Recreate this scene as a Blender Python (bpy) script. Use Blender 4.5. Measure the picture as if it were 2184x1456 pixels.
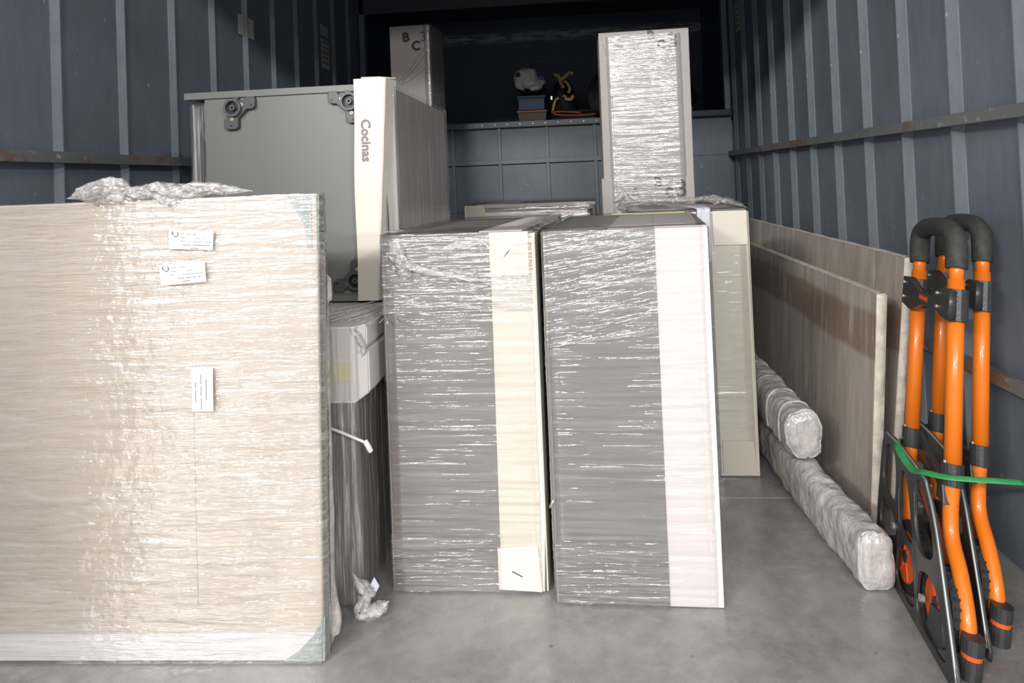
import bpy, bmesh, math, random
from mathutils import Vector, Matrix, noise
R = math.radians
random.seed(4)
for o in list(bpy.data.objects): bpy.data.objects.remove(o)
S = bpy.context.scene
COL = S.collection

# ---------------------------------------------------------------- camera
F_PX, YAW, PITCH, ROLL, PX0, PY0 = 1440.0, .0883, .018, -.0396, 1102.0, 355.0
fw = Vector((-math.sin(YAW)*math.cos(PITCH), math.cos(YAW)*math.cos(PITCH), math.sin(PITCH)))
rt = Vector((math.cos(YAW), math.sin(YAW), 0)); up = rt.cross(fw)
r2 = math.cos(ROLL)*rt + math.sin(ROLL)*up
u2 = -math.sin(ROLL)*rt + math.cos(ROLL)*up
cd = bpy.data.cameras.new('camera'); cam = bpy.data.objects.new('camera', cd); COL.objects.link(cam)
m = Matrix((r2, u2, -fw)).transposed().to_4x4(); m.translation = Vector((0, 0, 1.0))
cam.matrix_world = m
cd.sensor_fit = 'HORIZONTAL'; cd.sensor_width = 36; cd.lens = 36*F_PX/2184
cd.shift_x = (1092-PX0)/2184; cd.shift_y = -(728-PY0)/2184
cd.clip_start = .02; cd.clip_end = 100
S.camera = cam

# ---------------------------------------------------------------- world, lamps, exposure
W = bpy.data.worlds.new('world'); S.world = W; W.use_nodes = True
W.node_tree.nodes['Background'].inputs[0].default_value = (1, .985, .98, 1)
W.node_tree.nodes['Background'].inputs[1].default_value = .80
S.view_settings.view_transform = 'Standard'; S.view_settings.look = 'None'
S.view_settings.gamma = 1; S.view_settings.use_curve_mapping = False
S.view_settings.exposure = 0.0
def lamp(x, y, z, sx, sy, power, tgt=(0, 2, .5), colr=(1, .975, .94)):
    l = bpy.data.lights.new('hall_lamp', 'AREA'); l.shape = 'RECTANGLE'; l.size = sx; l.size_y = sy
    l.energy = power; l.color = colr
    o = bpy.data.objects.new('hall_lamp', l); COL.objects.link(o); o.location = (x, y, z)
    o.rotation_euler = (Vector(tgt)-Vector((x, y, z))).to_track_quat('-Z', 'Y').to_euler()
lamp(-4.6, -5.2, 3.9, 1.4, .22, 300)
lamp(-3.1, -5.2, 3.9, 1.2, .22, 120)
lamp(-1.7, -5.3, 3.9, 1.2, .22, 110)
lamp(1.2, -5.4, 3.9, 1.3, .22, 150)
lamp(4.6, -5.6, 4.0, 1.3, .22, 250)
lamp(-.8, -10.5, 4.3, 1.6, .3, 330)

# ---------------------------------------------------------------- materials
def new_mat(name):
    m = bpy.data.materials.new(name); m.use_nodes = True
    nt = m.node_tree; return m, nt, nt.nodes, nt.links, nt.nodes['Principled BSDF']
def ncoord(nt, scale=(1, 1, 1), rot=(0, 0, 0)):
    tc = nt.nodes.new('ShaderNodeTexCoord'); mp = nt.nodes.new('ShaderNodeMapping')
    mp.inputs['Scale'].default_value = scale; mp.inputs['Rotation'].default_value = rot
    nt.links.new(tc.outputs['Object'], mp.inputs[0]); return mp.outputs[0]
def nnoise(nt, vec, scale=5, detail=3, rough=.5, dist=0):
    n = nt.nodes.new('ShaderNodeTexNoise'); n.inputs['Scale'].default_value = scale
    n.inputs['Detail'].default_value = detail; n.inputs['Roughness'].default_value = rough
    n.inputs['Distortion'].default_value = dist
    nt.links.new(vec, n.inputs['Vector']); return n.outputs['Fac']
def nramp(nt, fac, stops):
    r = nt.nodes.new('ShaderNodeValToRGB'); e = r.color_ramp.elements
    while len(e) < len(stops): e.new(.5)
    for k, (p, c) in enumerate(stops):
        e[k].position = p; e[k].color = (*c, 1) if isinstance(c, tuple) else (c, c, c, 1)
    nt.links.new(fac, r.inputs[0]); return r.outputs[0]
def nmix(nt, a, b, f, mode='MIX'):
    x = nt.nodes.new('ShaderNodeMix'); x.data_type = 'RGBA'; x.blend_type = mode
    for v, s in ((f, 0), (a, 6), (b, 7)):
        if hasattr(v, 'is_linked') or hasattr(v, 'node'): nt.links.new(v, x.inputs[s])
        elif s == 0: x.inputs[0].default_value = v
        else: x.inputs[s].default_value = (*v, 1)
    return x.outputs[2]
def nmath(nt, op, a, b=0.0):
    x = nt.nodes.new('ShaderNodeMath'); x.operation = op
    for k, v in enumerate((a, b)):
        if hasattr(v, 'node'): nt.links.new(v, x.inputs[k])
        else: x.inputs[k].default_value = v
    return x.outputs[0]
def nbump(nt, h, dist=.001, strength=1.0):
    b = nt.nodes.new('ShaderNodeBump'); b.inputs['Distance'].default_value = dist
    b.inputs['Strength'].default_value = strength; nt.links.new(h, b.inputs['Height']); return b.outputs[0]

def plain(name, col, rough=.5, metal=0, var=.12, vscale=8, bump=0, bscale=60, stretch=(1, 1, 1), coat=0):
    m, nt, N, L, P = new_mat(name)
    v = ncoord(nt, stretch)
    n = nnoise(nt, v, vscale, 4)
    d = tuple(c*(1-var) for c in col); b = tuple(min(1, c*(1+var)) for c in col)
    L.new(nramp(nt, n, [(.3, d), (.7, b)]), P.inputs['Base Color'])
    P.inputs['Roughness'].default_value = rough; P.inputs['Metallic'].default_value = metal
    P.inputs['Coat Weight'].default_value = coat
    if bump: L.new(nbump(nt, nnoise(nt, v, bscale, 3), bump), P.inputs['Normal'])
    return m

def worn_paint(name, col, edge=(.36, .40, .44), rust=0.0, rough=.42, wear=.66):
    m, nt, N, L, P = new_mat(name)
    v = ncoord(nt)
    base = nramp(nt, nnoise(nt, v, 2.2, 5, .6), [(.3, tuple(c*.82 for c in col)), (.7, tuple(c*1.16 for c in col))])
    vs = ncoord(nt, (6, 6, 1))
    st = nramp(nt, nnoise(nt, vs, 7, 5, .65, .4), [(.35, 0.0), (.75, .35)])
    c = nmix(nt, base, tuple(x*.55 for x in col), st)
    sp = nramp(nt, nnoise(nt, v, 26, 5, .7), [(wear, 0.0), (wear+.05, 1.0)])
    c = nmix(nt, c, edge, sp)
    if rust:
        rm = nramp(nt, nnoise(nt, v, 5.5, 6, .72), [(.62-rust*.2, 0.0), (.66-rust*.2, 1.0)])
        c = nmix(nt, c, (.19, .115, .075), rm)
    L.new(c, P.inputs['Base Color']); P.inputs['Roughness'].default_value = rough
    L.new(nbump(nt, nnoise(nt, v, 9, 3), .002, .6), P.inputs['Normal'])
    return m
WALL = (.175, .202, .248)
M = {}
M['wall'] = worn_paint('wall_paint', WALL)
M['rib'] = worn_paint('rib_paint', (.205, .24, .275), wear=.68)
M['rail'] = worn_paint('rail_paint', (.17, .18, .18), rust=.45, wear=.62)
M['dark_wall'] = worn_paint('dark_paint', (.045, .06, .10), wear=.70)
M['roof'] = plain('roof_paint', (.05, .055, .07), .7)
M['screw'] = plain('screw_metal', (.42, .45, .46), .35, .7)
M['sticker'] = plain('sticker_paper', (.55, .54, .48), .5)

def scuffed():
    m, nt, N, L, P = new_mat('scuffed_bulkhead')
    v = ncoord(nt)
    sep = nt.nodes.new('ShaderNodeSeparateXYZ'); L.new(v, sep.inputs[0])
    z = sep.outputs[2]
    band = nramp(nt, nmath(nt, 'ABSOLUTE', nmath(nt, 'SUBTRACT', z, 2.15)), [(.0, 1.0), (.055, 0.0)])
    vs = ncoord(nt, (1.2, 1, 9))
    n = nramp(nt, nnoise(nt, vs, 6, 6, .75), [(.42, 0.0), (.58, 1.0)])
    f = nmath(nt, 'MULTIPLY', band, n)
    few = nramp(nt, nnoise(nt, vs, 9, 4, .7), [(.70, 0.0), (.74, .8)])
    f2 = nmath(nt, 'MAXIMUM', f, few)
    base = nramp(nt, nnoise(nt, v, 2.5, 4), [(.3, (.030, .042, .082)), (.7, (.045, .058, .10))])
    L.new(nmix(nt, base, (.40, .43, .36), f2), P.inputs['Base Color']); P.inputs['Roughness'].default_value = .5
    return m
M['scuffed'] = scuffed()

def floor_mat():
    m, nt, N, L, P = new_mat('floor_sheet_metal')
    v = ncoord(nt)
    big = nramp(nt, nnoise(nt, v, 2.6, 5, .62, .5), [(.32, (.19, .182, .182)), (.68, (.36, .35, .348))])
    sm = nramp(nt, nnoise(nt, v, 22, 5, .7, .3), [(.38, 0.0), (.72, 1.0)])
    c = nmix(nt, big, (.46, .45, .445), nmath(nt, 'MULTIPLY', sm, .45))
    spots = nramp(nt, nnoise(nt, v, 38, 3, .6), [(.26, 1.0), (.31, 0.0)])
    c = nmix(nt, c, (.09, .09, .092), nmath(nt, 'MULTIPLY', spots, .6))
    mp = ncoord(nt, (1, 1, 1), (0, 0, .5)); vs = nt.nodes.new('ShaderNodeMapping'); vs.inputs['Scale'].default_value = (2, 60, 1)
    L.new(mp, vs.inputs[0])
    scr = nramp(nt, nnoise(nt, vs.outputs[0], 3, 2, .5, .2), [(.72, 0.0), (.76, .55)])
    c = nmix(nt, c, (.5, .5, .5), scr)
    L.new(c, P.inputs['Base Color'])
    P.inputs['Metallic'].default_value = .15
    L.new(nramp(nt, nnoise(nt, v, 6, 5, .7), [(.3, .15), (.7, .42)]), P.inputs['Roughness'])
    L.new(nbump(nt, nnoise(nt, v, 14, 4, .6), .003, .5), P.inputs['Normal'])
    return m
M['floor'] = floor_mat()
M['grey'] = plain('grey_carton', (.215, .194, .188), .55, var=.06, vscale=3)
M['greygreen'] = plain('grey_green_carton', (.205, .200, .193), .5, var=.08, vscale=2)
M['tall'] = plain('pale_grey_carton', (.42, .385, .375), .55, var=.05, vscale=3)
M['tall2'] = plain('mid_grey_carton', (.31, .285, .28), .55, var=.05, vscale=3)
M['panel'] = plain('cabinet_grey_board', (.165, .172, .165), .45, var=.05, vscale=2)
M['dark'] = plain('dark_board', (.035, .035, .035), .5)
M['cream'] = plain('cream_cardboard', (.70, .65, .575), .62, var=.03, vscale=5, bump=.0006, bscale=40)
M['white'] = plain('white_cardboard', (.72, .672, .662), .6, var=.025, vscale=5, bump=.0006, bscale=40)
M['oldcream'] = plain('aged_cream_cardboard', (.60, .56, .48), .6, var=.05, vscale=5, bump=.0006, bscale=40)
M['yellow'] = plain('yellowed_cardboard', (.72, .66, .42), .6, var=.04)
M['corr'] = plain('corrugated_edge', (.42, .33, .20), .8)
M['mdf'] = plain('beige_board', (.68, .60, .52), .5, var=.12, vscale=1.6, stretch=(1.6, 1, .8))
M['mdf_side'] = plain('beige_board_side', (.45, .42, .36), .5, var=.08, vscale=6)
M['guard'] = plain('grey_foam_corner', (.36, .42, .41), .6, var=.25, vscale=90, bump=.001, bscale=120)
M['bubble'] = plain('bubble_film_edge', (.50, .47, .45), .35, var=.2, vscale=60, bump=.004, bscale=60)
M['paper'] = plain('label_paper', (.84, .80, .82), .5, var=.015)
M['bluepaper'] = plain('delivery_paper', (.62, .65, .74), .5, var=.03)
M['ink'] = plain('printed_ink', (.12, .1, .1), .6)
M['inkgrey'] = plain('grey_print', (.115, .10, .105), .6)
M['inkblack'] = plain('black_print', (.025, .018, .022), .6)
M['inksoft'] = plain('soft_grey_print', (.24, .21, .205), .6)
M['plastic'] = plain('charcoal_plastic', (.038, .040, .042), .36, var=.2, vscale=30, bump=.0004, bscale=200)
M['bracket'] = plain('bracket_plastic', (.075, .078, .085), .38, var=.1)
M['socket'] = plain('socket_black', (.010, .010, .011), .4)
M['brass'] = plain('brass_screw', (.50, .46, .26), .4, .3)
M['grip'] = plain('grip_foam', (.040, .041, .038), .72, var=.3, vscale=60, bump=.001, bscale=250)
M['orange'] = plain('orange_enamel', (.82, .19, .012), .33, var=.06, vscale=5, coat=.2)
M['hub'] = plain('orange_hub', (.72, .115, .02), .45, var=.1)
M['tyre'] = plain('black_rubber', (.022, .022, .023), .75, var=.3, vscale=40, bump=.001, bscale=150)
M['steel'] = plain('galvanised_bolt', (.55, .58, .56), .35, .7)
M['green'] = plain('green_strap', (.045, .33, .10), .5, var=.15, vscale=40)
M['foam'] = plain('white_foam_sheet', (.60, .56, .54), .6, var=.16, vscale=26, bump=.009, bscale=38)
M['cord'] = plain('white_cord', (.78, .76, .74), .6)
M['bag'] = plain('white_bag', (.80, .78, .76), .45, var=.2, vscale=18, bump=.004, bscale=30)
M['black'] = plain('black_cloth', (.014, .013, .013), .7, var=.4, vscale=14, bump=.004, bscale=20)
M['cloth'] = plain('dark_grey_cloth', (.05, .048, .046), .8, var=.3, vscale=14, bump=.004, bscale=20)
M['bluebox'] = plain('blue_crate', (.02, .05, .14), .5)
M['orangerim'] = plain('rust_orange_rim', (.42, .13, .06), .5)
M['browngrey'] = plain('brown_grey_carton', (.17, .15, .13), .6)
M['webbing'] = plain('yellow_webbing', (.62, .42, .16), .6, var=.2, vscale=40)
M['rim2'] = plain('orange_cloth', (.45, .14, .07), .7)
M['bluetag'] = plain('blue_tag', (.08, .14, .55), .5)

# wrapped sheets (the two leaning boards on the right): stained cardboard behind cloudy film
def board_mat():
    m, nt, N, L, P = new_mat('stained_wrapped_board')
    v = ncoord(nt, (1, 1.6, .25))
    a = nramp(nt, nnoise(nt, v, 9, 5, .6), [(.3, (.44, .37, .31)), (.7, (.70, .62, .54))])
    tc = ncoord(nt); sep = nt.nodes.new('ShaderNodeSeparateXYZ'); L.new(tc, sep.inputs[0])
    z = nmath(nt, 'ADD', sep.outputs[2], nmath(nt, 'MULTIPLY', nnoise(nt, tc, 3, 2), .05))
    band = nramp(nt, z, [(.0, 0.0), (.10, 0.0), (.47, 0.0), (.485, 1.0), (.60, 1.0), (.615, .1), (1.0, .1)])
    c = nmix(nt, a, (.34, .215, .14), nmath(nt, 'MULTIPLY', band, .85))
    L.new(c, P.inputs['Base Color']); P.inputs['Roughness'].default_value = .38
    L.new(nbump(nt, nnoise(nt, ncoord(nt, (1, 40, 1)), 4, 4, .6), .004, .5), P.inputs['Normal'])
    return m
M['board'] = board_mat()
M['board_edge'] = plain('board_edge_foam', (.66, .60, .52), .45, var=.18, vscale=30, bump=.003, bscale=50)

def film(name, axis='z', freq=85, dist=.0035, along=5, milky=.08, cover=(.30, .56), rough=.13, spec=1.0, seed=0.0, mscale=3.0, soft=1.0, fine=0.0, cap=.24):
    """clear stretch film: transparent sheet with glossy wrinkles that run across `axis`"""
    m, nt, N, L, P = new_mat(name)
    N.remove(P)
    sc = {'z': (along, along, freq), 'x': (freq, freq, along), 'd': (along, along, freq)}[axis]
    rot = (0, .0, 0)
    if axis == 'd': rot = (0, R(10), 0)
    tc = nt.nodes.new('ShaderNodeTexCoord')
    m0 = nt.nodes.new('ShaderNodeMapping'); m0.inputs['Location'].default_value = (seed, seed*.7, seed*.3); m0.inputs['Rotation'].default_value = rot
    L.new(tc.outputs['Object'], m0.inputs[0])
    mp = nt.nodes.new('ShaderNodeMapping'); mp.inputs['Scale'].default_value = sc
    L.new(m0.outputs[0], mp.inputs[0])
    n1 = nnoise(nt, mp.outputs[0], 1.0, 3, .55, .35)
    mask = nramp(nt, nnoise(nt, m0.outputs[0], mscale, 2, .5), [(cover[0], .12), (cover[1], 1.0)])
    n2 = nnoise(nt, m0.outputs[0], 38, 2, .5)
    h = nmath(nt, 'MULTIPLY', n1, mask)
    h = nmath(nt, 'ADD', h, nmath(nt, 'MULTIPLY', n2, .10+fine))
    bn = nbump(nt, h, dist, 1.0)
    tr = N.new('ShaderNodeBsdfTransparent'); tr.inputs[0].default_value = (.97, .97, .97, 1)
    gl = N.new('ShaderNodeBsdfGlossy'); gl.inputs['Roughness'].default_value = rough
    gl.inputs['Color'].default_value = (spec, spec, spec, 1)
    L.new(bn, gl.inputs['Normal'])
    df = N.new('ShaderNodeBsdfDiffuse'); df.inputs[0].default_value = (.85, .85, .86, 1); L.new(bn, df.inputs['Normal'])
    ridge = nramp(nt, n1, [(.50, 0.0), (.68, 1.0)])
    mf = nmath(nt, 'MULTIPLY', nmath(nt, 'MULTIPLY', ridge, mask), milky*2.4)
    mf = nmath(nt, 'ADD', mf, milky*.35)
    s1 = N.new('ShaderNodeMixShader'); L.new(mf, s1.inputs[0]); L.new(tr.outputs[0], s1.inputs[1]); L.new(df.outputs[0], s1.inputs[2])
    fr = N.new('ShaderNodeFresnel'); fr.inputs['IOR'].default_value = 1.62; L.new(bn, fr.inputs['Normal'])
    ff = nmath(nt, 'MINIMUM', nmath(nt, 'MULTIPLY', fr.outputs[0], 1.9*soft), cap)
    s2 = N.new('ShaderNodeMixShader'); L.new(ff, s2.inputs[0]); L.new(s1.outputs[0], s2.inputs[1]); L.new(gl.outputs[0], s2.inputs[2])
    L.new(s2.outputs[0], N['Material Output'].inputs[0])
    return m
M['film_mid'] = film('film_mid', freq=88, along=3, seed=1.3, cover=(.34, .54), dist=.0054, milky=.05, rough=.10, cap=.4)
M['film_right'] = film('film_right', freq=85, along=3, seed=4.1, cover=(.34, .54), dist=.0054, milky=.05, rough=.10, cap=.4)
M['film_back'] = film('film_back', freq=80, along=4, seed=7.7, dist=.0038, milky=.05, rough=.12, cap=.36)
M['film_band'] = film('film_band', axis='d', freq=85, along=7, seed=11.7, cover=(.15, .4), dist=.0048, milky=.06, fine=.1, rough=.12, cap=.4)
M['film_band2'] = film('film_band2', freq=85, along=5, seed=15.7, cover=(.2, .5), dist=.0066, milky=.04, rough=.12, cap=.4)
M['film_tall'] = film('film_tall', freq=88, along=5, seed=2.2, cover=(.30, .5), dist=.0045, milky=.03, rough=.13, cap=.36)
M['film_tall2'] = film('film_tall2', freq=80, seed=9.2, dist=.0035, milky=.05)
M['film_mdf'] = film('film_mdf', freq=85, along=9, seed=3.4, cover=(.25, .52), dist=.0058, milky=.10, fine=.30, rough=.11, soft=2.0, cap=.6)
M['film_vert'] = film('film_vert', axis='x', freq=85, along=4, seed=5.5, cover=(.2, .4), dist=.006, milky=.17)
M['film_cab'] = film('film_cab', axis='x', freq=42, along=2, seed=6.5, cover=(.3, .55), dist=.004, milky=.13, cap=.14)
M['film_roll'] = film('film_roll', axis='x', freq=60, along=18, seed=8.5, cover=(.2, .5), dist=.006, milky=.10, fine=.5, rough=.2, cap=.12)

def crumple_mat(name, milky=.22, tint=(.86, .85, .84)):
    m, nt, N, L, P = new_mat(name); N.remove(P)
    v = ncoord(nt); bn = nbump(nt, nnoise(nt, v, 55, 4, .6, .6), .008, 1.0)
    tr = N.new('ShaderNodeBsdfTransparent'); gl = N.new('ShaderNodeBsdfGlossy'); gl.inputs['Roughness'].default_value = .2
    df = N.new('ShaderNodeBsdfDiffuse'); df.inputs[0].default_value = (*tint, 1)
    L.new(bn, gl.inputs['Normal']); L.new(bn, df.inputs['Normal'])
    s1 = N.new('ShaderNodeMixShader')
    L.new(nramp(nt, nnoise(nt, v, 30, 4, .6, .8), [(.35, milky*.8), (.7, milky*2.6)]), s1.inputs[0])
    L.new(tr.outputs[0], s1.inputs[1]); L.new(df.outputs[0], s1.inputs[2])
    fr = N.new('ShaderNodeFresnel'); fr.inputs['IOR'].default_value = 1.7; L.new(bn, fr.inputs['Normal'])
    s2 = N.new('ShaderNodeMixShader'); L.new(nmath(nt, 'MINIMUM', nmath(nt, 'MULTIPLY', fr.outputs[0], 1.2), .30), s2.inputs[0])
    L.new(s1.outputs[0], s2.inputs[1]); L.new(gl.outputs[0], s2.inputs[2]); L.new(s2.outputs[0], N['Material Output'].inputs[0])
    return m
M['crumple'] = crumple_mat('crumpled_film', .13)
M['crumple_thick'] = crumple_mat('crumpled_film_thick', .24)

# ---------------------------------------------------------------- building helpers
def worigin(p):
    v = Vector((0, 0, 0))
    while p is not None: v = v + p.location; p = p.parent
    return v
def empty(name, loc, label, cat, group=None):
    o = bpy.data.objects.new(name, None); COL.objects.link(o); o.location = loc
    o.empty_display_size = .05
    o['label'] = label; o['category'] = cat
    if group: o['group'] = group
    return o
def obj(name, bm, mat, parent=None, smooth=False, local=False, label=None, kind=None):
    """links the bmesh as one mesh object; coordinates are world unless local"""
    if parent is not None and not local:
        bmesh.ops.translate(bm, verts=bm.verts, vec=-worigin(parent))
    me = bpy.data.meshes.new(name); bm.normal_update(); bm.to_mesh(me); bm.free()
    if smooth:
        for p in me.polygons: p.use_smooth = True
    me.materials.append(mat)
    o = bpy.data.objects.new(name, me); COL.objects.link(o)
    if parent is not None: o.parent = parent
    if label: o['label'] = label
    if kind: o['kind'] = kind
    return o
def tag(o, label, cat, group=None):
    o['label'] = label; o['category'] = cat
    if group: o['group'] = group
    return o
def hexa(bm, P, bev=0.0, seg=2):
    """P: 8 points, bottom 4 ccw then top 4"""
    vs = [bm.verts.new(p) for p in P]
    fs = [bm.faces.new([vs[i] for i in f]) for f in ((3, 2, 1, 0), (4, 5, 6, 7), (0, 1, 5, 4), (1, 2, 6, 5), (2, 3, 7, 6), (3, 0, 4, 7))]
    if bev > 0:
        es = list({e for f in fs for e in f.edges})
        bmesh.ops.bevel(bm, geom=es, offset=bev, segments=seg, affect='EDGES', profile=.5)
    return bm
def box(x0, y0, z0, x1, y1, z1, bev=0.0, bm=None):
    bm = bm or bmesh.new()
    return hexa(bm, [(x0, y0, z0), (x1, y0, z0), (x1, y1, z0), (x0, y1, z0), (x0, y0, z1), (x1, y0, z1), (x1, y1, z1), (x0, y1, z1)], bev)
def prism(fp, z0, z1, bev=.003, bm=None, fp2=None):
    bm = bm or bmesh.new(); fp2 = fp2 or fp
    return hexa(bm, [(*p, z0) for p in fp]+[(*p, z1) for p in fp2], bev)
class Face:
    """local frame on a flat face: a, b along it in metres, n outward"""
    def __init__(s, o, a, b):
        s.o = Vector(o); s.a = (Vector(a)-s.o).normalized(); s.w = (Vector(a)-s.o).length
        bb = Vector(b)-s.o; s.h = bb.length; s.b = bb.normalized(); s.n = s.a.cross(s.b).normalized()
    def p(s, u, v, w=0): return s.o+s.a*u+s.b*v+s.n*w
    def slab(s, u0, v0, u1, v1, t=.003, w0=0.0, bev=.0, bm=None, sk=0.0):
        bm = bm or bmesh.new()
        q = [(u0, v0), (u1, v0), (u1+sk, v1), (u0+sk, v1)]
        return hexa(bm, [s.p(a, b, w0) for a, b in q]+[s.p(a, b, w0+t) for a, b in q], bev)
    def poly(s, pts, t=.003, w0=0.0, bm=None):
        bm = bm or bmesh.new()
        lo = [bm.verts.new(s.p(a, b, w0)) for a, b in pts]; hi = [bm.verts.new(s.p(a, b, w0+t)) for a, b in pts]
        bm.faces.new(lo[::-1]); bm.faces.new(hi); n = len(pts)
        for i in range(n): bm.faces.new([lo[i], lo[(i+1) % n], hi[(i+1) % n], hi[i]])
        return bm
def tube(pts, rad, n=12, bm=None, cap=True, flat=1.0):
    """smooth tube through pts (Catmull-Rom resampled)"""
    bm = bm or bmesh.new(); pts = [Vector(p) for p in pts]
    if len(pts) > 2:
        q = []; ext = [pts[0]*2-pts[1]]+pts+[pts[-1]*2-pts[-2]]
        for i in range(1, len(ext)-2):
            for k in range(6):
                t = k/6; a, b, c, d = ext[i-1:i+3]
                q.append(.5*((2*b)+(c-a)*t+(2*a-5*b+4*c-d)*t*t+(3*b-a-3*c+d)*t**3))
        q.append(pts[-1]); pts = q
    rads = rad if isinstance(rad, (list, tuple)) else None
    rings = []; prev = None
    for i, p in enumerate(pts):
        t = (pts[min(i+1, len(pts)-1)]-pts[max(i-1, 0)]).normalized()
        if prev is None:
            x = t.orthogonal().normalized()
        else:
            x = (prev-t*prev.dot(t)).normalized()
        prev = x; y = t.cross(x)
        rr = rads[0]+(rads[1]-rads[0])*i/(len(pts)-1) if rads else rad
        rings.append([bm.verts.new(p+(x*math.cos(a)*flat+y*math.sin(a))*rr) for a in [2*math.pi*k/n for k in range(n)]])
    for a, b in zip(rings, rings[1:]):
        for k in range(n): bm.faces.new([a[k], a[(k+1) % n], b[(k+1) % n], b[k]])
    if cap: bm.faces.new(rings[0][::-1]); bm.faces.new(rings[-1])
    return bm
def cyl(c, ax, r, h, n=20, bm=None, r2=None):
    c = Vector(c); ax = Vector(ax).normalized()
    bm = bm or bmesh.new(); x = ax.orthogonal().normalized(); y = ax.cross(x); r2 = r if r2 is None else r2
    A = [bm.verts.new(c+(x*math.cos(t)+y*math.sin(t))*r) for t in [2*math.pi*k/n for k in range(n)]]
    B = [bm.verts.new(c+ax*h+(x*math.cos(t)+y*math.sin(t))*r2) for t in [2*math.pi*k/n for k in range(n)]]
    for k in range(n): bm.faces.new([A[k], A[(k+1) % n], B[(k+1) % n], B[k]])
    bm.faces.new(A[::-1]); bm.faces.new(B); return bm
def ring(c, ax, ro, ri, h, n=24, bm=None):
    c = Vector(c); ax = Vector(ax).normalized()
    bm = bm or bmesh.new(); x = ax.orthogonal().normalized(); y = ax.cross(x)
    L = []
    for r, d in ((ri, 0), (ro, 0), (ro, h), (ri, h)):
        L.append([bm.verts.new(c+ax*d+(x*math.cos(t)+y*math.sin(t))*r) for t in [2*math.pi*k/n for k in range(n)]])
    for j in range(4):
        A, B = L[j], L[(j+1) % 4]
        for k in range(n): bm.faces.new([A[k], A[(k+1) % n], B[(k+1) % n], B[k]])
    return bm
def plate2d(outline, holes, t, M4, bev=.0012, bm=None):
    """flat plate with holes: 2D curve filled and extruded, put into frame M4"""
    cu = bpy.data.curves.new('tmp', 'CURVE'); cu.dimensions = '2D'; cu.fill_mode = 'BOTH'
    cu.extrude = t/2; cu.bevel_depth = bev; cu.bevel_resolution = 1
    def smooth(pts, it=2):
        cx = sum(p[0] for p in pts)/len(pts); cy = sum(p[1] for p in pts)/len(pts)
        pts = [(cx+(a-cx)*1.13, cy+(b-cy)*1.07) for a, b in pts]
        for _ in range(it):
            q = []
            for i in range(len(pts)):
                a, b = pts[i], pts[(i+1) % len(pts)]
                q += [(a[0]*.75+b[0]*.25, a[1]*.75+b[1]*.25), (a[0]*.25+b[0]*.75, a[1]*.25+b[1]*.75)]
            pts = q
        return pts
    for pts in [outline]+[smooth(h) for h in holes]:
        sp = cu.splines.new('POLY'); sp.points.add(len(pts)-1); sp.use_cyclic_u = True
        for k, (a, b) in enumerate(pts): sp.points[k].co = (a, b, 0, 1)
    o = bpy.data.objects.new('tmp', cu); COL.objects.link(o)
    me = bpy.data.meshes.new_from_object(o.evaluated_get(bpy.context.evaluated_depsgraph_get()))
    bpy.data.objects.remove(o); bpy.data.curves.remove(cu)
    b = bmesh.new(); b.from_mesh(me); bpy.data.meshes.remove(me)
    bmesh.ops.transform(b, matrix=M4, verts=b.verts)
    if bm is not None:
        tmp = bpy.data.meshes.new('t'); b.to_mesh(tmp); bm.from_mesh(tmp); bpy.data.meshes.remove(tmp); b.free(); return bm
    return b
def frame4(o, x, y, z):
    m = Matrix((Vector(x), Vector(y), Vector(z))).transposed().to_4x4(); m.translation = Vector(o); return m
def letters(txt, size, M4, bold=0.0, ext=.0006):
    cu = bpy.data.curves.new('tmp', 'FONT'); cu.body = txt; cu.size = size; cu.extrude = ext
    o = bpy.data.objects.new('tmp', cu); COL.objects.link(o)
    me = bpy.data.meshes.new_from_object(o.evaluated_get(bpy.context.evaluated_depsgraph_get()))
    bpy.data.objects.remove(o); bpy.data.curves.remove(cu)
    b = bmesh.new()
    for i, (dx, dy) in enumerate([(0, 0), (1, 0), (-1, 0), (0, 1), (0, -1)] if bold > 0 else [(0, 0)]):
        n0 = len(b.verts); b.from_mesh(me); b.verts.ensure_lookup_table()
        bmesh.ops.translate(b, verts=b.verts[n0:], vec=(dx*bold, dy*bold, i*.00004))
    bpy.data.meshes.remove(me)
    bmesh.ops.transform(b, matrix=M4, verts=b.verts); return b
def nz(x, y, z): return noise.noise(Vector((x, y, z)))
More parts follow.
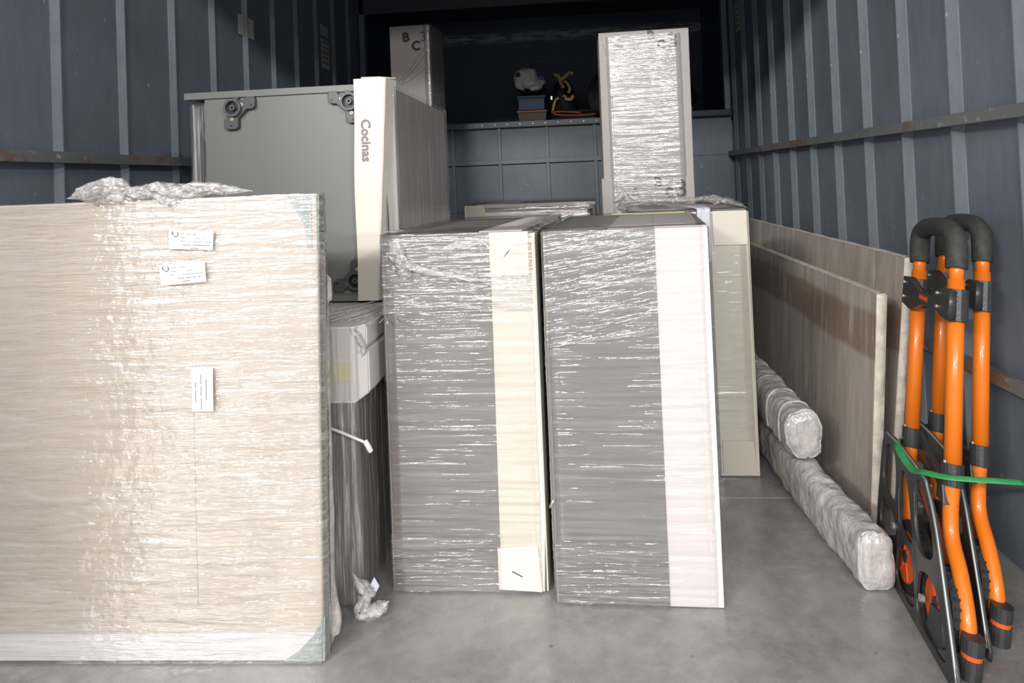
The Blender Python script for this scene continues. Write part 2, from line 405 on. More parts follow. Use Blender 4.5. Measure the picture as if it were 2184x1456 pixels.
def shell(fp, z0, z1, out=.002, amp=.003, step=.022, dz=.006, top=.35, fz=70, fx=3, seed=0, vert=False, off=None):
    """loose film around a footprint, wrinkled as real geometry; folds in over the top"""
    c = Vector((sum(p[0] for p in fp)/4, sum(p[1] for p in fp)/4))
    per = []
    n = len(fp)
    for i in range(n):
        a, b = Vector(fp[i]), Vector(fp[(i+1) % n]); d = b-a; k = max(2, int(d.length/step))
        nn = Vector((d.y, -d.x)).normalized()
        for j in range(k):
            t = (j+.5)/k; per.append((a+d*t, nn))
    N = len(per); rows = max(3, int((z1-z0)/dz)); bm = bmesh.new(); G = []
    for r in range(rows+1):
        z = z0+(z1-z0)*r/rows; row = []
        for k, (p, nn) in enumerate(per):
            if vert: w = nz(p.x*fz+seed, p.y*fz, z*fx)
            else: w = nz(p.x*fx+seed, p.y*fx, z*fz+.6*nz(p.x*4, p.y*4, z*4))
            mk = .35+.65*max(0, min(1, .5+1.6*nz(p.x*4+seed, p.y*4, z*4)))
            q = p+nn*(out+amp*(.5+.5*w)*mk)
            row.append(bm.verts.new((q.x, q.y, z)))
        G.append(row)
    if top > 0:
        for s in (.01, top):
            row = []
            for k, (p, nn) in enumerate(per):
                q = p+(c-p)*s; w = nz(q.x*40+seed, q.y*40, 3.3)
                row.append(bm.verts.new((q.x, q.y, z1+out+amp*.5*(1+w))))
            G.append(row)
    for a, b in zip(G, G[1:]):
        for k in range(N): bm.faces.new([a[k], a[(k+1) % N], b[(k+1) % N], b[k]])
    return bm
def sheet(fn, nu, nv):
    """open grid surface from fn(s,t) with s,t in 0..1"""
    bm = bmesh.new(); g = [[bm.verts.new(fn(i/nu, j/nv)) for i in range(nu+1)] for j in range(nv+1)]
    for j in range(nv):
        for i in range(nu): bm.faces.new([g[j][i], g[j][i+1], g[j+1][i+1], g[j+1][i]])
    return bm
def crumple(path, width, height, seed=0, nu=70, nv=18, jag=1.0):
    """bunched film: a lumpy closed sausage with sharp folds following path"""
    path = [Vector(p) for p in path]
    def at(t):
        f = t*(len(path)-1); i = min(int(f), len(path)-2); return path[i].lerp(path[i+1], f-i)
    bm = bmesh.new(); rings = []
    for i in range(nu+1):
        t = i/nu; c = at(t); d = (at(min(1, t+.02))-at(max(0, t-.02))).normalized()
        side = d.cross(Vector((0, 0, 1))).normalized(); upv = side.cross(d).normalized()
        e = min(1, 6*t, 6*(1-t)); row = []
        for k in range(nv):
            a = 2*math.pi*k/nv
            rr = .55+.9*abs(nz(c.x*26+math.cos(a)*1.7+seed, c.y*26+c.z*20, math.sin(a)*1.7))*jag+.35*nz(c.x*70+seed, math.cos(a)*3, math.sin(a)*3+c.z*50)
            env = .6+.8*max(0, nz(c.x*9+seed*3, c.y*9, c.z*9)+.35)
            rr *= e*env
            row.append(bm.verts.new(c+side*math.cos(a)*width*rr+upv*math.sin(a)*height*rr))
        rings.append(row)
    for a, b in zip(rings, rings[1:]):
        for k in range(nv): bm.faces.new([a[k], a[(k+1) % nv], b[(k+1) % nv], b[k]])
    bmesh.ops.remove_doubles(bm, verts=bm.verts, dist=1e-5)
    return bm

# ================================================================ the setting
WL, WR, YB = -1.467, 1.038, 4.55
YS, ROOF = .62, 2.30
def structure(name, loc=(0, 0, 0)):
    o = bpy.data.objects.new(name, None); COL.objects.link(o); o.location = loc; o['kind'] = 'structure'
    return o
fl = structure('floor')
for a, b in ((.30, .95), (.95, 2.128), (2.128, 3.3), (3.3, YB)):
    obj('floor_sheet', box(WL-.03, a+.0015, -.03, WR+.03, b-.0015, 0, .001), M['floor'], fl)
obj('floor_underlay', box(WL-.03, .3, -.06, WR+.03, YB+.04, -.031), M['dark'], fl)
rf = structure('ceiling')
obj('roof_sheet', box(WL-.05, YS, ROOF, WR+.05, YB+.95, ROOF+.05), M['roof'], rf)
for y in (1.4, 2.2, 3.0, 3.8):
    obj('roof_bow', box(WL, y, ROOF-.05, WR, y+.05, ROOF), M['roof'], rf)
obj('roof_header', box(WL, YB-.03, 2.17, WR, YB+.03, ROOF), M['roof'], rf)

ww = {}
def side_wall(name, x, sgn, y0, sp, dpt, cr):
    """sgn=+1: wall on the right (inside is -x). Slanted ribs on a flat sheet, screws on the near edge"""
    w = structure(name)
    near = None; k0 = -6
    ys = []
    for i in range(-6, 12):
        y = y0+i*sp
        if YS+.02 < y < YB-.06: ys.append(y)
    edges = [YS]+ys+[YB]
    for a, b in zip(edges, edges[1:]):
        obj('wall_panel', box(min(x, x+sgn*.03), a, 0, max(x, x+sgn*.03), b, ROOF), M['wall'], w)
    first = None
    for y in ys:
        # near edge at y-dpt, crest at y
        def rib_bm():
            bm = bmesh.new(); c = x-sgn*cr
            A = [(x, -dpt), (x-sgn*.003, -dpt), (c, -.004), (c, 0), (x, .002)]
            lo = [bm.verts.new((p[0]-x, p[1], 0)) for p in A]; hi = [bm.verts.new((p[0]-x, p[1], ROOF)) for p in A]
            n = len(A)
            for i in range(n): bm.faces.new([lo[i], lo[(i+1) % n], hi[(i+1) % n], hi[i]])
            bm.faces.new(lo[::-1]); bm.faces.new(hi)
            bmesh.ops.recalc_face_normals(bm, faces=bm.faces); return bm
        def screw_bm():
            bm = bmesh.new()
            for k in range(15):
                z = .12+k*.145+random.uniform(-.02, .02)
                nn = Vector((-sgn*dpt, -cr, 0)).normalized()
                c = Vector((-sgn*.005, -dpt*.72, z))
                cyl(c-nn*.001, nn, .0052, .0015, 8, bm); cyl(c, nn, .0028, .0032, 6, bm, .0018)
            return bm
        if first is None:
            r = obj('rib', rib_bm(), M['rib'], w, local=True); s = obj('screws', screw_bm(), M['screw'], r, local=True, kind='stuff')
            r.location = (x, y, 0); first = (r, s)
        else:
            r = first[0].copy(); COL.objects.link(r); r.location = (x, y, 0)
            s = first[1].copy(); COL.objects.link(s); s.parent = r
    c = x-sgn*cr; z = 1.126
    a0, a1 = c-sgn*.001, c-sgn*.024
    obj('rub_rail', box(min(a0, a1), YS, z-.032, max(a0, a1), YB-.02, z, .002), M['rail'], w)
    obj('low_rail', box(min(a0, a1), YS, .45, max(a0, a1), YB-.02, .482, .002), M['rail'], w)
    return w
wr = side_wall('wall_right', WR, 1, 1.9392, .28, .036, .018)
wl = side_wall('wall_left', WL, -1, 2.0619+.022, .28, .024, .014)
# closing sheet at the foot of both walls' tail posts
obj('tail_post', box(WR-.012, YS-.02, 0, WR+.05, YS+.04, ROOF, .004), M['rib'], wr)
obj('tail_post', box(WL-.05, YS-.02, 0, WL+.012, YS+.04, ROOF, .004), M['rib'], wl)

wb = structure('wall_back')
obj('leak_backing', box(WL-.03, YB+.021, 0, WR+.03, YB+.04, 1.36), M['wall'], wb)  # unseen backing, added to stop outside light leaking between the panels
XC = [-1.467, -1.145, -.83, -.512, -.190, .130, .385, .70, 1.038]
for a, b in zip(XC, XC[1:]):
    for z0, z1 in ((0, .42), (.42, .78), (.78, 1.105), (1.105, 1.345)):
        obj('wall_panel', box(a, YB, z0+.001, b, YB+.02, z1-.001), M['wall'], wb)
for x in XC[1:-3]:
    obj('stiffener', box(x-.011, YB-.02, 0, x+.011, YB, 1.345, .002), M['rib'], wb)
obj('mid_rail', box(WL+.03, YB-.026, 1.100, .41, YB, 1.130, .002), M['rib'], wb)
obj('top_rail', box(WL+.03, YB-.045, 1.345, .41, YB+.04, 1.385, .003), M['rib'], wb)
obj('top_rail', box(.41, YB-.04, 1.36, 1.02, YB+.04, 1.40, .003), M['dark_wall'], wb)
bm = bmesh.new()
for k in range(26):
    x = -1.3+k*.085
    if x < .40: cyl((x, YB-.044, 1.366), (0, -1, 0), .006, .003, 8, bm, .004)
obj('rivets', bm, M['screw'], wb, kind='stuff')
obj('corner_post', box(.985, YB-.03, 1.40, 1.02, YB+.02, ROOF, .003), M['wall'], wb)
obj('corner_post', box(WL+.015, YB-.03, 1.40, WL+.05, YB+.02, ROOF, .003), M['wall'], wb)
# the over-cab recess
YR = 5.45
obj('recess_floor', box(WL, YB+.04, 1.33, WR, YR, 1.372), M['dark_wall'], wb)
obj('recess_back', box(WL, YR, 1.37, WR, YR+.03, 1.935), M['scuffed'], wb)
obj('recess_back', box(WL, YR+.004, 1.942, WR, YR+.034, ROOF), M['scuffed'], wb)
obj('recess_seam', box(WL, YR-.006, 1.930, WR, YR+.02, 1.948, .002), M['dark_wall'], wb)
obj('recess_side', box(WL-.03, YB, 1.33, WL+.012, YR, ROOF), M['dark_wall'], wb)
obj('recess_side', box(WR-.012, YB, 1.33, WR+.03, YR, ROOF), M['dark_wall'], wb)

# ================================================================ wrapped cartons
def carton_thing(name, fp, label, group=None, z=0, cat='box'):
    cx = sum(p[0] for p in fp)/4; cy = sum(p[1] for p in fp)/4
    return empty(name, (cx, cy, z), label, cat, group)
def faces(fp, z0, z1):
    a, b, c, d = fp
    return (Face((*a, z0), (*b, z0), (*a, z1)), Face((*b, z0), (*c, z0), (*b, z1)), Face((a[0], a[1], z1), (b[0], b[1], z1), (d[0], d[1], z1)))
H = .872
# --- middle grey carton
fp = [(-.490, 1.640), (-.112, 1.646), (-.055, 2.215), (-.405, 2.205)]
t = carton_thing('wrapped_carton', fp, 'grey film-wrapped carton with a cream cardboard edge and stapled end flaps, in the middle')
obj('carton_body', prism(fp, 0, H, .003), M['grey'], t)
Fr, Sd, Tp = faces(fp, 0, H)
obj('cardboard_edge', Fr.poly([(.268, .012), (.372, .004), (.378, .14), (.378, .866), (.272, .868)], .005), M['cream'], t, label='cream cardboard edge strip')
obj('cardboard_edge', Sd.slab(-.004, .004, .045, .868, .004, 0, .0015), M['cream'], t, label='cream cardboard edge strip')
obj('end_flap', Fr.slab(.270, .765, .366, .872, .006, .0055, .002), M['cream'], t, label='cream cardboard flap')
o = obj('end_flap', Fr.poly([(.262, .012), (.366, .006), (.360, .116), (.262, .110)], .005, .0055), M['cream'], t, label='cream cardboard flap')
obj('flap_fold', Fr.slab(.335, .770, .339, .868, .0012, .0115), M['cream'], t)
for (u, v, du, dv) in ((.306, .812, .016, .020), (.296, .056, .024, -.013)):
    obj('staple', tube([Fr.p(u, v, .0125), Fr.p(u+du, v+dv, .0125)], .0013, 6), M['bracket'], t)
obj('top_strip', Tp.slab(.245, .0, .350, .56, .003, 0, .001), M['white'], t, label='pale cardboard strip over the top')
obj('torn_edge', Fr.slab(.366, .770, .371, .86, .007, .004), M['corr'], t)
obj('stretch_film', shell(fp, .004, H, .006, .004, seed=1, fz=85, dz=.004, top=.30), M['film_mid'], t, smooth=True)
MIDBAND = (Fr, t)
obj('bunched_film', crumple([Fr.p(.012, .83, .012), Fr.p(.05, .80, .014), Fr.p(.12, .782, .012), Fr.p(.2, .765, .011), Fr.p(.268, .752, .010)], .007, .017, 2, 90, 16), M['crumple'], t, smooth=True)
obj('bunched_film', crumple([Fr.p(.02, .862, .012), Fr.p(.045, .83, .012), Fr.p(.06, .79, .012), Fr.p(.05, .765, .012)], .006, .022, 5, 60, 16), M['crumple'], t, smooth=True)
obj('bunched_film', crumple([(-.10, 1.72, .876), (-.082, 1.90, .882), (-.075, 2.10, .885), (-.13, 2.19, .885)], .022, .008, 8, 90, 16), M['crumple'], t, smooth=True)

# --- right grey carton
fp = [(-.088, 1.605), (.292, 1.596), (.352, 2.165), (-.030, 2.175)]
t = carton_thing('wrapped_carton', fp, 'grey film-wrapped carton with one wide white cardboard edge, right of the cream-edged one')
obj('carton_body', prism(fp, 0, H, .003), M['greygreen'], t)
Fr, Sd, Tp = faces(fp, 0, H)
obj('cardboard_edge', Fr.slab(.262, .002, .382, .872, .004, 0, .0015), M['white'], t, label='white cardboard edge strip')
obj('cardboard_edge', Sd.slab(-.004, .003, .05, .870, .003, 0, .001), M['white'], t, label='white cardboard edge strip')
obj('top_board', Tp.poly([(.155, 0), (.262, 0), (.262, .50), (.23, .52), (.165, .50)], .0025), M['tall'], t, label='pale grey card on the top')
obj('top_board', Tp.poly([(.262, -.003), (.383, -.003), (.383, .40), (.36, .51), (.262, .515)], .0045), M['tall'], t, label='pale grey card on the top')
obj('torn_edge', Tp.slab(.14, .500, .36, .512, .004, .0045), M['corr'], t, label='torn corrugated edge')
obj('dent', cyl(Tp.p(.366, .012, .004), (0, 0, 1), .006, .002, 10), M['dark'], t)
obj('stretch_film', shell(fp, .004, H, .005, .004, seed=14, fz=85, dz=.004, top=.10), M['film_right'], t, smooth=True)
def fband(F, u0, u1, v0, v1, sl, w, mat, parent, seed, nm='film_overlap'):
    def f(s, q):
        lo = v0+sl*s; v = lo+(v1-lo)*q
        return F.p(u0+(u1-u0)*s, v, w+.0015*nz(s*3+seed, v*70+4*nz(s*2, v*5, seed), seed)+.0015)
    obj(nm, sheet(f, 24, 90), mat, parent, smooth=True)
fband(Fr, .002, .262, .600, .866, .030, .0085, M['film_band'], t, 3)
fband(Fr, .002, .262, .006, .150, 0, .0085, M['film_band2'], t, 5)
obj('film_knot', crumple([Fr.p(-.008, .222, .004), Fr.p(-.002, .235, .008), Fr.p(.004, .245, .006)], .003, .006, 4, 16, 8), M['crumple'], t, smooth=True)

fband(MIDBAND[0], .002, .270, .006, .145, 0, .0095, M['film_band2'], MIDBAND[1], 8)
fband(MIDBAND[0], .002, .375, .68, .866, 0, .0115, M['film_band2'], MIDBAND[1], 9)
# --- carton behind the right one
fp = [(.170, 2.285), (.551, 2.276), (.562, 2.86), (.185, 2.87)]
t = carton_thing('wrapped_carton', fp, 'grey-brown film-wrapped carton with a yellowed white edge, standing behind the white-edged one')
obj('carton_body', prism(fp, 0, H-.004, .003), M['grey'], t)
Fr, Sd, Tp = faces(fp, 0, H-.004)
obj('cardboard_edge', Fr.slab(.262, .002, .382, .866, .004, 0, .0015, sk=-.002), M['oldcream'], t, label='yellowed white cardboard edge strip')
obj('cardboard_edge', Sd.slab(-.004, .003, .05, .864, .003, 0, .001), M['oldcream'], t, label='yellowed white cardboard edge strip')
obj('end_flap', Fr.slab(.268, .755, .378, .868, .006, .0045, .002), M['cream'], t, label='cream cardboard flap')
obj('end_flap', Fr.poly([(.268, .012), (.376, .006), (.366, .118), (.268, .118)], .005, .0045), M['oldcream'], t)
obj('top_board', Tp.slab(.16, .02, .38, .5, .003), M['tall'], t)
obj('stretch_film', shell(fp, .004, H-.004, .006, .004, seed=21, fz=60, top=.25), M['film_back'], t, smooth=True)
obj('bunched_film', crumple([(.17, 2.75, .885), (.28, 2.80, .892), (.40, 2.82, .885), (.50, 2.70, .893), (.56, 2.55, .885), (.565, 2.32, .872)], .030, .014, 3, 150, 18), M['crumple_thick'], t, smooth=True)
obj('bunched_film', crumple([(.16, 2.35, .875), (.165, 2.6, .884), (.18, 2.80, .88)], .020, .012, 6, 80, 16), M['crumple_thick'], t, smooth=True)
# paper hung between the two cartons
P0 = Face((.352, 2.262, .70), (.395, 2.262, .70), (.352, 2.262, .872))
bm = bmesh.new()
def pp(s, q):
    x = .383+s*.044; z = .700+q*.177
    return (x+.004*q, 2.262+.004*nz(s*3, q*4, 1), z)
bm = sheet(pp, 6, 14)
def pt(s, q): return (.387+s*.044-.07*q*(1-s), 2.262+q*.14, .877+.006*math.sin(q*3)+.002)
g2 = sheet(pt, 6, 8); tmp = bpy.data.meshes.new('t'); g2.to_mesh(tmp); bm.from_mesh(tmp); g2.free(); bpy.data.meshes.remove(tmp)
bmesh.ops.remove_doubles(bm, verts=bm.verts, dist=.003)
bmesh.ops.solidify(bm, geom=list(bm.faces), thickness=.0008)
o = obj('paper_sheet', bm, M['bluepaper'], smooth=True); tag(o, 'bluish white paper folded over the top edge of the carton with the yellowed edge', 'paper')

# --- tall carton on the right (telescoping)
fp = [(.108, 3.00), (.507, 2.99), (.507, 3.19), (.108, 3.20)]
t = carton_thing('tall_carton', fp, 'tall pale grey film-wrapped carton marked BC3, behind the front cartons on the right')
obj('carton_body', prism([(.116, 3.004), (.501, 2.995), (.501, 3.18), (.116, 3.19)], 0, 1.630, .003, fp2=[(.120, 3.004), (.512, 2.995), (.512, 3.18), (.120, 3.19)]), M['tall'], t)
obj('carton_sleeve', prism(fp, 0, .985, .003), M['tall'], t)
Fr, Sd, Tp = faces([(.116, 3.003), (.503, 2.994), (.503, 3.18), (.116, 3.19)], 0, 1.62)
Fs, _, _ = faces(fp, 0, .985)
def mark(F, parent, u, v, k, lab, mat, three=True, w=.0012, bold=.0):
    """B raised, c lowered, 3 large: the mark on the cartons"""
    f4 = lambda uu, vv: frame4(F.p(uu, vv, w), F.a, F.b, F.n)
    obj('printed_letter', letters('B', .062*k, f4(u, v+.045*k), bold), mat, parent)
    obj('printed_letter', letters('c' if three else 'C', .088*k if three else .062*k, f4(u+.045*k, v), bold), mat, parent)
    if three: obj('printed_letter', letters('3', .105*k, f4(u+.092*k, v), bold), mat, parent)
mark(Fs, t, .225, .895, 1.0, 'mark', M['inkgrey'], w=.0010, bold=.0016)
mark(Fr, t, .215, 1.545, .92, 'mark', M['inkgrey'], bold=.0018, w=.002)
obj('printed_letter', letters('A', .075, frame4(Fs.p(.12, .890, .0008), Fs.a, Fs.b, Fs.n)), M['inksoft'], t)
obj('stretch_film', shell([(.150, 2.999), (.475, 2.990), (.475, 3.18), (.150, 3.19)], .80, 1.61, .004, .005, seed=33, fz=60, top=0, step=.018), M['film_tall'], t, smooth=True)
obj('film_hem', tube([Fr.p(.022, 1.58, .004), Fr.p(.045, 1.45, .005), Fr.p(.052, 1.2, .005), Fr.p(.055, .90, .005)], .0022, 6), M['crumple_thick'], t, smooth=True)
obj('bunched_film', crumple([Fs.p(.05, .88, .012), Fs.p(.09, .92, .014), Fs.p(.13, .87, .012), Fs.p(.17, .86, .01)], .008, .02, 7, 70, 14), M['crumple_thick'], t, smooth=True)

# --- tall carton on the left
fp = [(-.960, 3.50), (-.745, 3.495), (-.715, 3.70), (-.93, 3.70)]
t = carton_thing('tall_carton', fp, 'tall grey carton marked BC, behind the grey cabinet on the left')
obj('carton_body', prism(fp, 0, 1.832, .003), M['tall2'], t)
Fr, Sd, Tp = faces(fp, 0, 1.832)
mark(Fr, t, .070, 1.700, 1.08, 'mark', M['inkblack'], three=False, bold=.0034)
obj('printed_letter', letters('3', .07, frame4(Fr.p(.165, 1.745, .0012), Fr.a, Fr.b, Fr.n), .002), M['inkgrey'], t)
fpf = [(-.772, 3.493), (-.742, 3.488), (-.712, 3.71), (-.76, 3.71)]
obj('stretch_film', shell(fpf, .9, 1.835, .004, .005, seed=40, fz=70, top=0, step=.008), M['film_tall'], t, smooth=True)
for a, b in (((.195, 1.72), (.045, 1.545)), ((.20, 1.69), (.06, 1.54)), ((.20, 1.62), (.055, 1.52))):
    obj('film_strand', tube([Fr.p(*a, .004), Fr.p((a[0]+b[0])/2, (a[1]+b[1])/2-.01, .006), Fr.p(*b, .004)], .0045, 8, flat=.3), M['crumple_thick'], t, smooth=True)

# --- long low carton at the back
fp = [(-.575, 3.40), (.085, 3.385), (.10, 3.92), (-.56, 3.93)]
t = carton_thing('low_carton', fp, 'low white and grey wrapped carton with cream end, in front of the back wall')
obj('carton_body', prism(fp, 0, .868, .004), M['tall2'], t)
Fr, Sd, Tp = faces(fp, 0, .868)
obj('end_board', Fr.slab(0, .3, .105, .872, .005, 0, .004), M['cream'], t, label='cream cardboard end')
obj('cover_strip', Fr.slab(.105, .3, .62, .835, .003), M['white'], t, label='white strip')
obj('corner_tab', Fr.slab(.620, .805, .646, .838, .004), M['inkblack'], t, label='black square tab')
obj('top_rim', Fr.slab(.10, .855, .662, .874, .008, 0, .002), M['tall'], t)
obj('top_sheet', Tp.poly([(.04, .12), (.20, .10), (.26, .40), (.10, .40)], .003), M['bluepaper'], t)
obj('stretch_film', shell(fp, .3, .87, .006, .004, seed=50, fz=50, top=.2), M['film_tall2'], t, smooth=True)

# ================================================================ stacked cabinets on the left
fp = [(-1.12, 1.575), (-.540, 1.575), (-.498, 2.75), (-1.10, 2.75)]
t = carton_thing('wrapped_cabinet', fp, 'low grey cabinet in vertical-streaked film with a white cardboard cap, under the leg-bracket cabinet')
bfp = [(-1.12, 1.582), (-.554, 1.582), (-.532, 2.75), (-1.10, 2.75)]
obj('cabinet_body', prism(bfp, 0, .650, .003), M['grey'], t)
def cap_bm(z0, z1, g, cut):
    P = [(-1.13-g, 1.574-g), (-.547+g*.3, 1.574-g), (-.524+g, 1.606), (-.506+g, 2.76), (-1.11, 2.76)]
    bm = bmesh.new(); lo = [bm.verts.new((*p, z0+(.018 if i == 2 else .022 if i == 3 else 0))) for i, p in enumerate(P)]; hi = [bm.verts.new((*p, z1)) for p in P]
    bm.faces.new(lo[::-1]); bm.faces.new(hi)
    for i in range(5): bm.faces.new([lo[i], lo[(i+1) % 5], hi[(i+1) % 5], hi[i]])
    bmesh.ops.bevel(bm, geom=list(bm.edges), offset=.004, segments=2, affect='EDGES'); return bm
obj('cardboard_cap', cap_bm(.480, .600, .003, 0), M['white'], t, label='white cardboard cap, lower tier')
obj('cardboard_cap', cap_bm(.590, .662, .0, 0), M['white'], t, label='white cardboard cap, top tier')
obj('yellow_tape', Face((-1.1, 1.570, .5), (-.58, 1.570, .5), (-1.1, 1.570, .6)).slab(0, .034, .550, .078, .0015), M['yellow'], t, label='yellowed tape band')
sfp = [(-1.12, 1.572), (-.566, 1.572), (-.522, 1.70), (-.50, 2.76)]
obj('stretch_film', shell([(-1.12, 1.578), (-.549, 1.578), (-.522, 2.76), (-1.10, 2.76)], .003, .49, .004, .007, step=.005, dz=.02, top=0, seed=60, fz=70, fx=3, vert=True), M['film_vert'], t, smooth=True)
obj('stretch_film', shell([(-1.13, 1.570), (-.544, 1.570), (-.500, 2.76), (-1.11, 2.76)], .49, .664, .004, .004, step=.006, dz=.02, top=0, seed=61, fz=60, fx=3, vert=True), M['film_vert'], t, smooth=True)
bm = bmesh.new()
for k in range(26):     # tight folds of film pulled across the top
    x0 = -.95+k*.022; l = random.uniform(.10, .26)
    p0 = Vector((x0, 1.58+random.uniform(0, .05), .6665)); p1 = Vector((min(-.53, x0+l*.75), 1.60+l*1.15, .6675))
    tube([p0, (p0+p1)/2+Vector((.01, 0, .0015)), p1], random.uniform(.0014, .003), 6, bm)
obj('film_folds', bm, M['crumple_thick'], t, smooth=True, kind='stuff')
obj('bunched_film', crumple([(-.556, 1.574, .660), (-.536, 1.576, .64), (-.526, 1.592, .61), (-.532, 1.588, .585)], .008, .010, 9, 60, 14), M['crumple_thick'], t, smooth=True)
obj('bunched_film', crumple([(-.560, 1.545, .10), (-.530, 1.555, .05), (-.540, 1.535, .012), (-.500, 1.545, .014), (-.475, 1.555, .030)], .020, .016, 11, 80, 16), M['crumple_thick'], t, smooth=True)
obj('blue_scrap', Face((-.535, 1.565, .035), (-.505, 1.572, .035), (-.525, 1.567, .08)).poly([(0, 0), (.02, -.005), (.028, .02), (.012, .042), (.004, .02)], .002), M['bluepaper'], t)
# cord tied round it
o = obj('tie_cord', tube([(-.640, 1.560, .437), (-.600, 1.556, .428), (-.560, 1.553, .414), (-.530, 1.556, .400), (-.512, 1.562, .388)], .0035, 8), M['cord'], None, smooth=True)
k = obj('knot', tube([(-.522, 1.560, .398), (-.513, 1.556, .386), (-.509, 1.560, .374)], .0065, 8), M['cord'], o, smooth=True)
tag(o, 'thin white cord with a knotted end hanging across the low wrapped cabinet', 'cord')

# --- cabinet lying with its underside to the camera
YC = 1.90
fpC = [(-1.085, YC), (-.545, YC-.005), (-.545, 2.66), (-.98, 2.70)]
t = carton_thing('kitchen_cabinet', fpC, 'grey kitchen cabinet with black leg brackets, on the low wrapped cabinet', z=.668, cat='cabinet')
Z0, Z1 = .668, 1.290
obj('side_panel', prism([(-1.145, YC-.006), (-.545, YC-.010), (-.545, 2.66), (-1.04, 2.70)], Z1-.020, Z1, .001), M['panel'], t, label='upper grey side panel')
obj('side_panel', prism([(-1.085, YC-.006), (-.545, YC-.010), (-.545, 2.66), (-.98, 2.70)], Z0, Z0+.018, .001), M['panel'], t)
obj('base_panel', prism([(-1.085, YC), (-.545, YC-.004), (-.545, YC+.014), (-1.084, YC+.018)], Z0+.018, Z1-.020, .0005), M['panel'], t)
obj('carcass', prism([(-1.083, YC+.018), (-.547, YC+.014), (-.55, 2.66), (-.98, 2.70)], Z0+.018, Z1-.020, .001), M['panel'], t)
Fc = Face((-1.085, YC, Z0), (-.545, YC-.004, Z0), (-1.085, YC, Z1))
# leg bracket: built once at its own origin, copied to the four corners
def bracket():
    bm = plate2d([(-.004, .022), (.002, .026), (.010, .026), (.012, .018), (.030, .018), (.034, .026), (.052, .026), (.054, .020), (.054, .004), (.050, -.001), (.034, -.002), (.010, -.024), (.009, -.048), (.003, -.052), (-.020, -.052), (-.024, -.046), (-.024, -.030), (-.016, -.028), (-.016, -.014), (-.024, -.010), (-.026, .004), (-.016, .020)], [], .016, frame4((0, 0, 0), (1, 0, 0), (0, 0, 1), (0, -1, 0)), .0018)
    bmesh.ops.translate(bm, verts=bm.verts, vec=(0, -.010, 0))
    b = obj('leg_bracket', bm, M['bracket'], t, local=True, label='black plastic leg bracket')
    obj('socket_rim', ring((0, -.034, 0), (0, 1, 0), .0225, .017, .016, 24), M['bracket'], b, local=True, smooth=False)
    obj('socket', cyl((0, -.0205, 0), (0, 1, 0), .0172, .0008, 24), M['socket'], b, local=True)
    obj('socket_boss', ring((0, -.032, 0), (0, 1, 0), .007, .003, .012, 14), M['bracket'], b, local=True)
    for x, z in ((.022, .008), (-.004, -.028)):
        obj('brass_screw', ring((x, -.0225, z), (0, 1, 0), .0042, .0016, .003, 12), M['brass'], b, local=True)
    for x, z in ((.047, .006), (-.008, .019), (-.007, -.045), (.013, .0215)):
        obj('screw_hole', cyl((x, -.0212, z), (0, 1, 0), .0025, .001, 10), M['socket'], b, local=True)
    return b
b0 = bracket(); org = worigin(t)
def put(b, x, z, rz, mx=1):
    b.location = Vector((x, YC-.002, z))-org; b.rotation_euler = (0, rz, 0); b.scale = (mx, 1, 1)
k1 = 1.25
put(b0, -.988, 1.238, 0); b0.scale = (1.15, .75, 1.15)
for x, z, ry, sx in ((-.640, 1.240, 0, -1.15), (-.640, .728, R(180), 1.15), (-.988, .728, R(180), -1.15)):
    b = b0.copy(); COL.objects.link(b)
    for ch in b0.children:
        c = ch.copy(); COL.objects.link(c); c.parent = b
    b.location = Vector((x, YC-.002, z))-org; b.rotation_euler = (0, ry, 0); b.scale = (sx, .75, 1.15)
    if 'label' in b: b['label'] = 'black plastic leg bracket'
# cream corner board
def guard():
    bm = bmesh.new(); n = 16
    rowsL = []
    for i in range(n+1):
        z = Z0+.004+(1.302-Z0-.004)*i/n; q = i/n
        xl = -.632+.008*q**1.2+.002*math.sin(q*9); xr = -.571+.042*q+.003*nz(q*5, 0, 1); xs = -.550+.026*q+.003*nz(q*6, 2, 0)
        rowsL.append([bm.verts.new(p) for p in ((xl, YC-.010, z), (xl, YC-.028, z), (xr-.004, YC-.029, z), (xr, YC-.026, z), (xs+.006, YC+.045, z), (xs-.004, YC+.046, z), (xr-.010, YC-.012, z))])
    for a, b in zip(rowsL, rowsL[1:]):
        for k in range(7): bm.faces.new([a[k], a[(k+1) % 7], b[(k+1) % 7], b[k]])
    bm.faces.new(rowsL[0][::-1]); bm.faces.new(rowsL[-1]); return bm
obj('cardboard_edge', guard(), M['cream'], t, label='tall cream cardboard edge with printed word')
obj('card_lip', Face((-.600, YC-.030, 1.303), (-.520, YC+.01, 1.308), (-.592, YC+.02, 1.303)).poly([(0, 0), (.055, 0), (.085, .035), (.01, .03)], .003), M['cream'], t)
Fg = Face((-.626, YC-.0285, Z0), (-.53, YC-.0295, Z0), (-.626, YC-.0285, Z1))
obj('printed_word', letters('Cocinas', .0375, frame4(Fg.p(.022, .518, .0008), -Fg.b, Fg.a, Fg.n), .0010), M['inksoft'], t, label='grey printed word Cocinas')
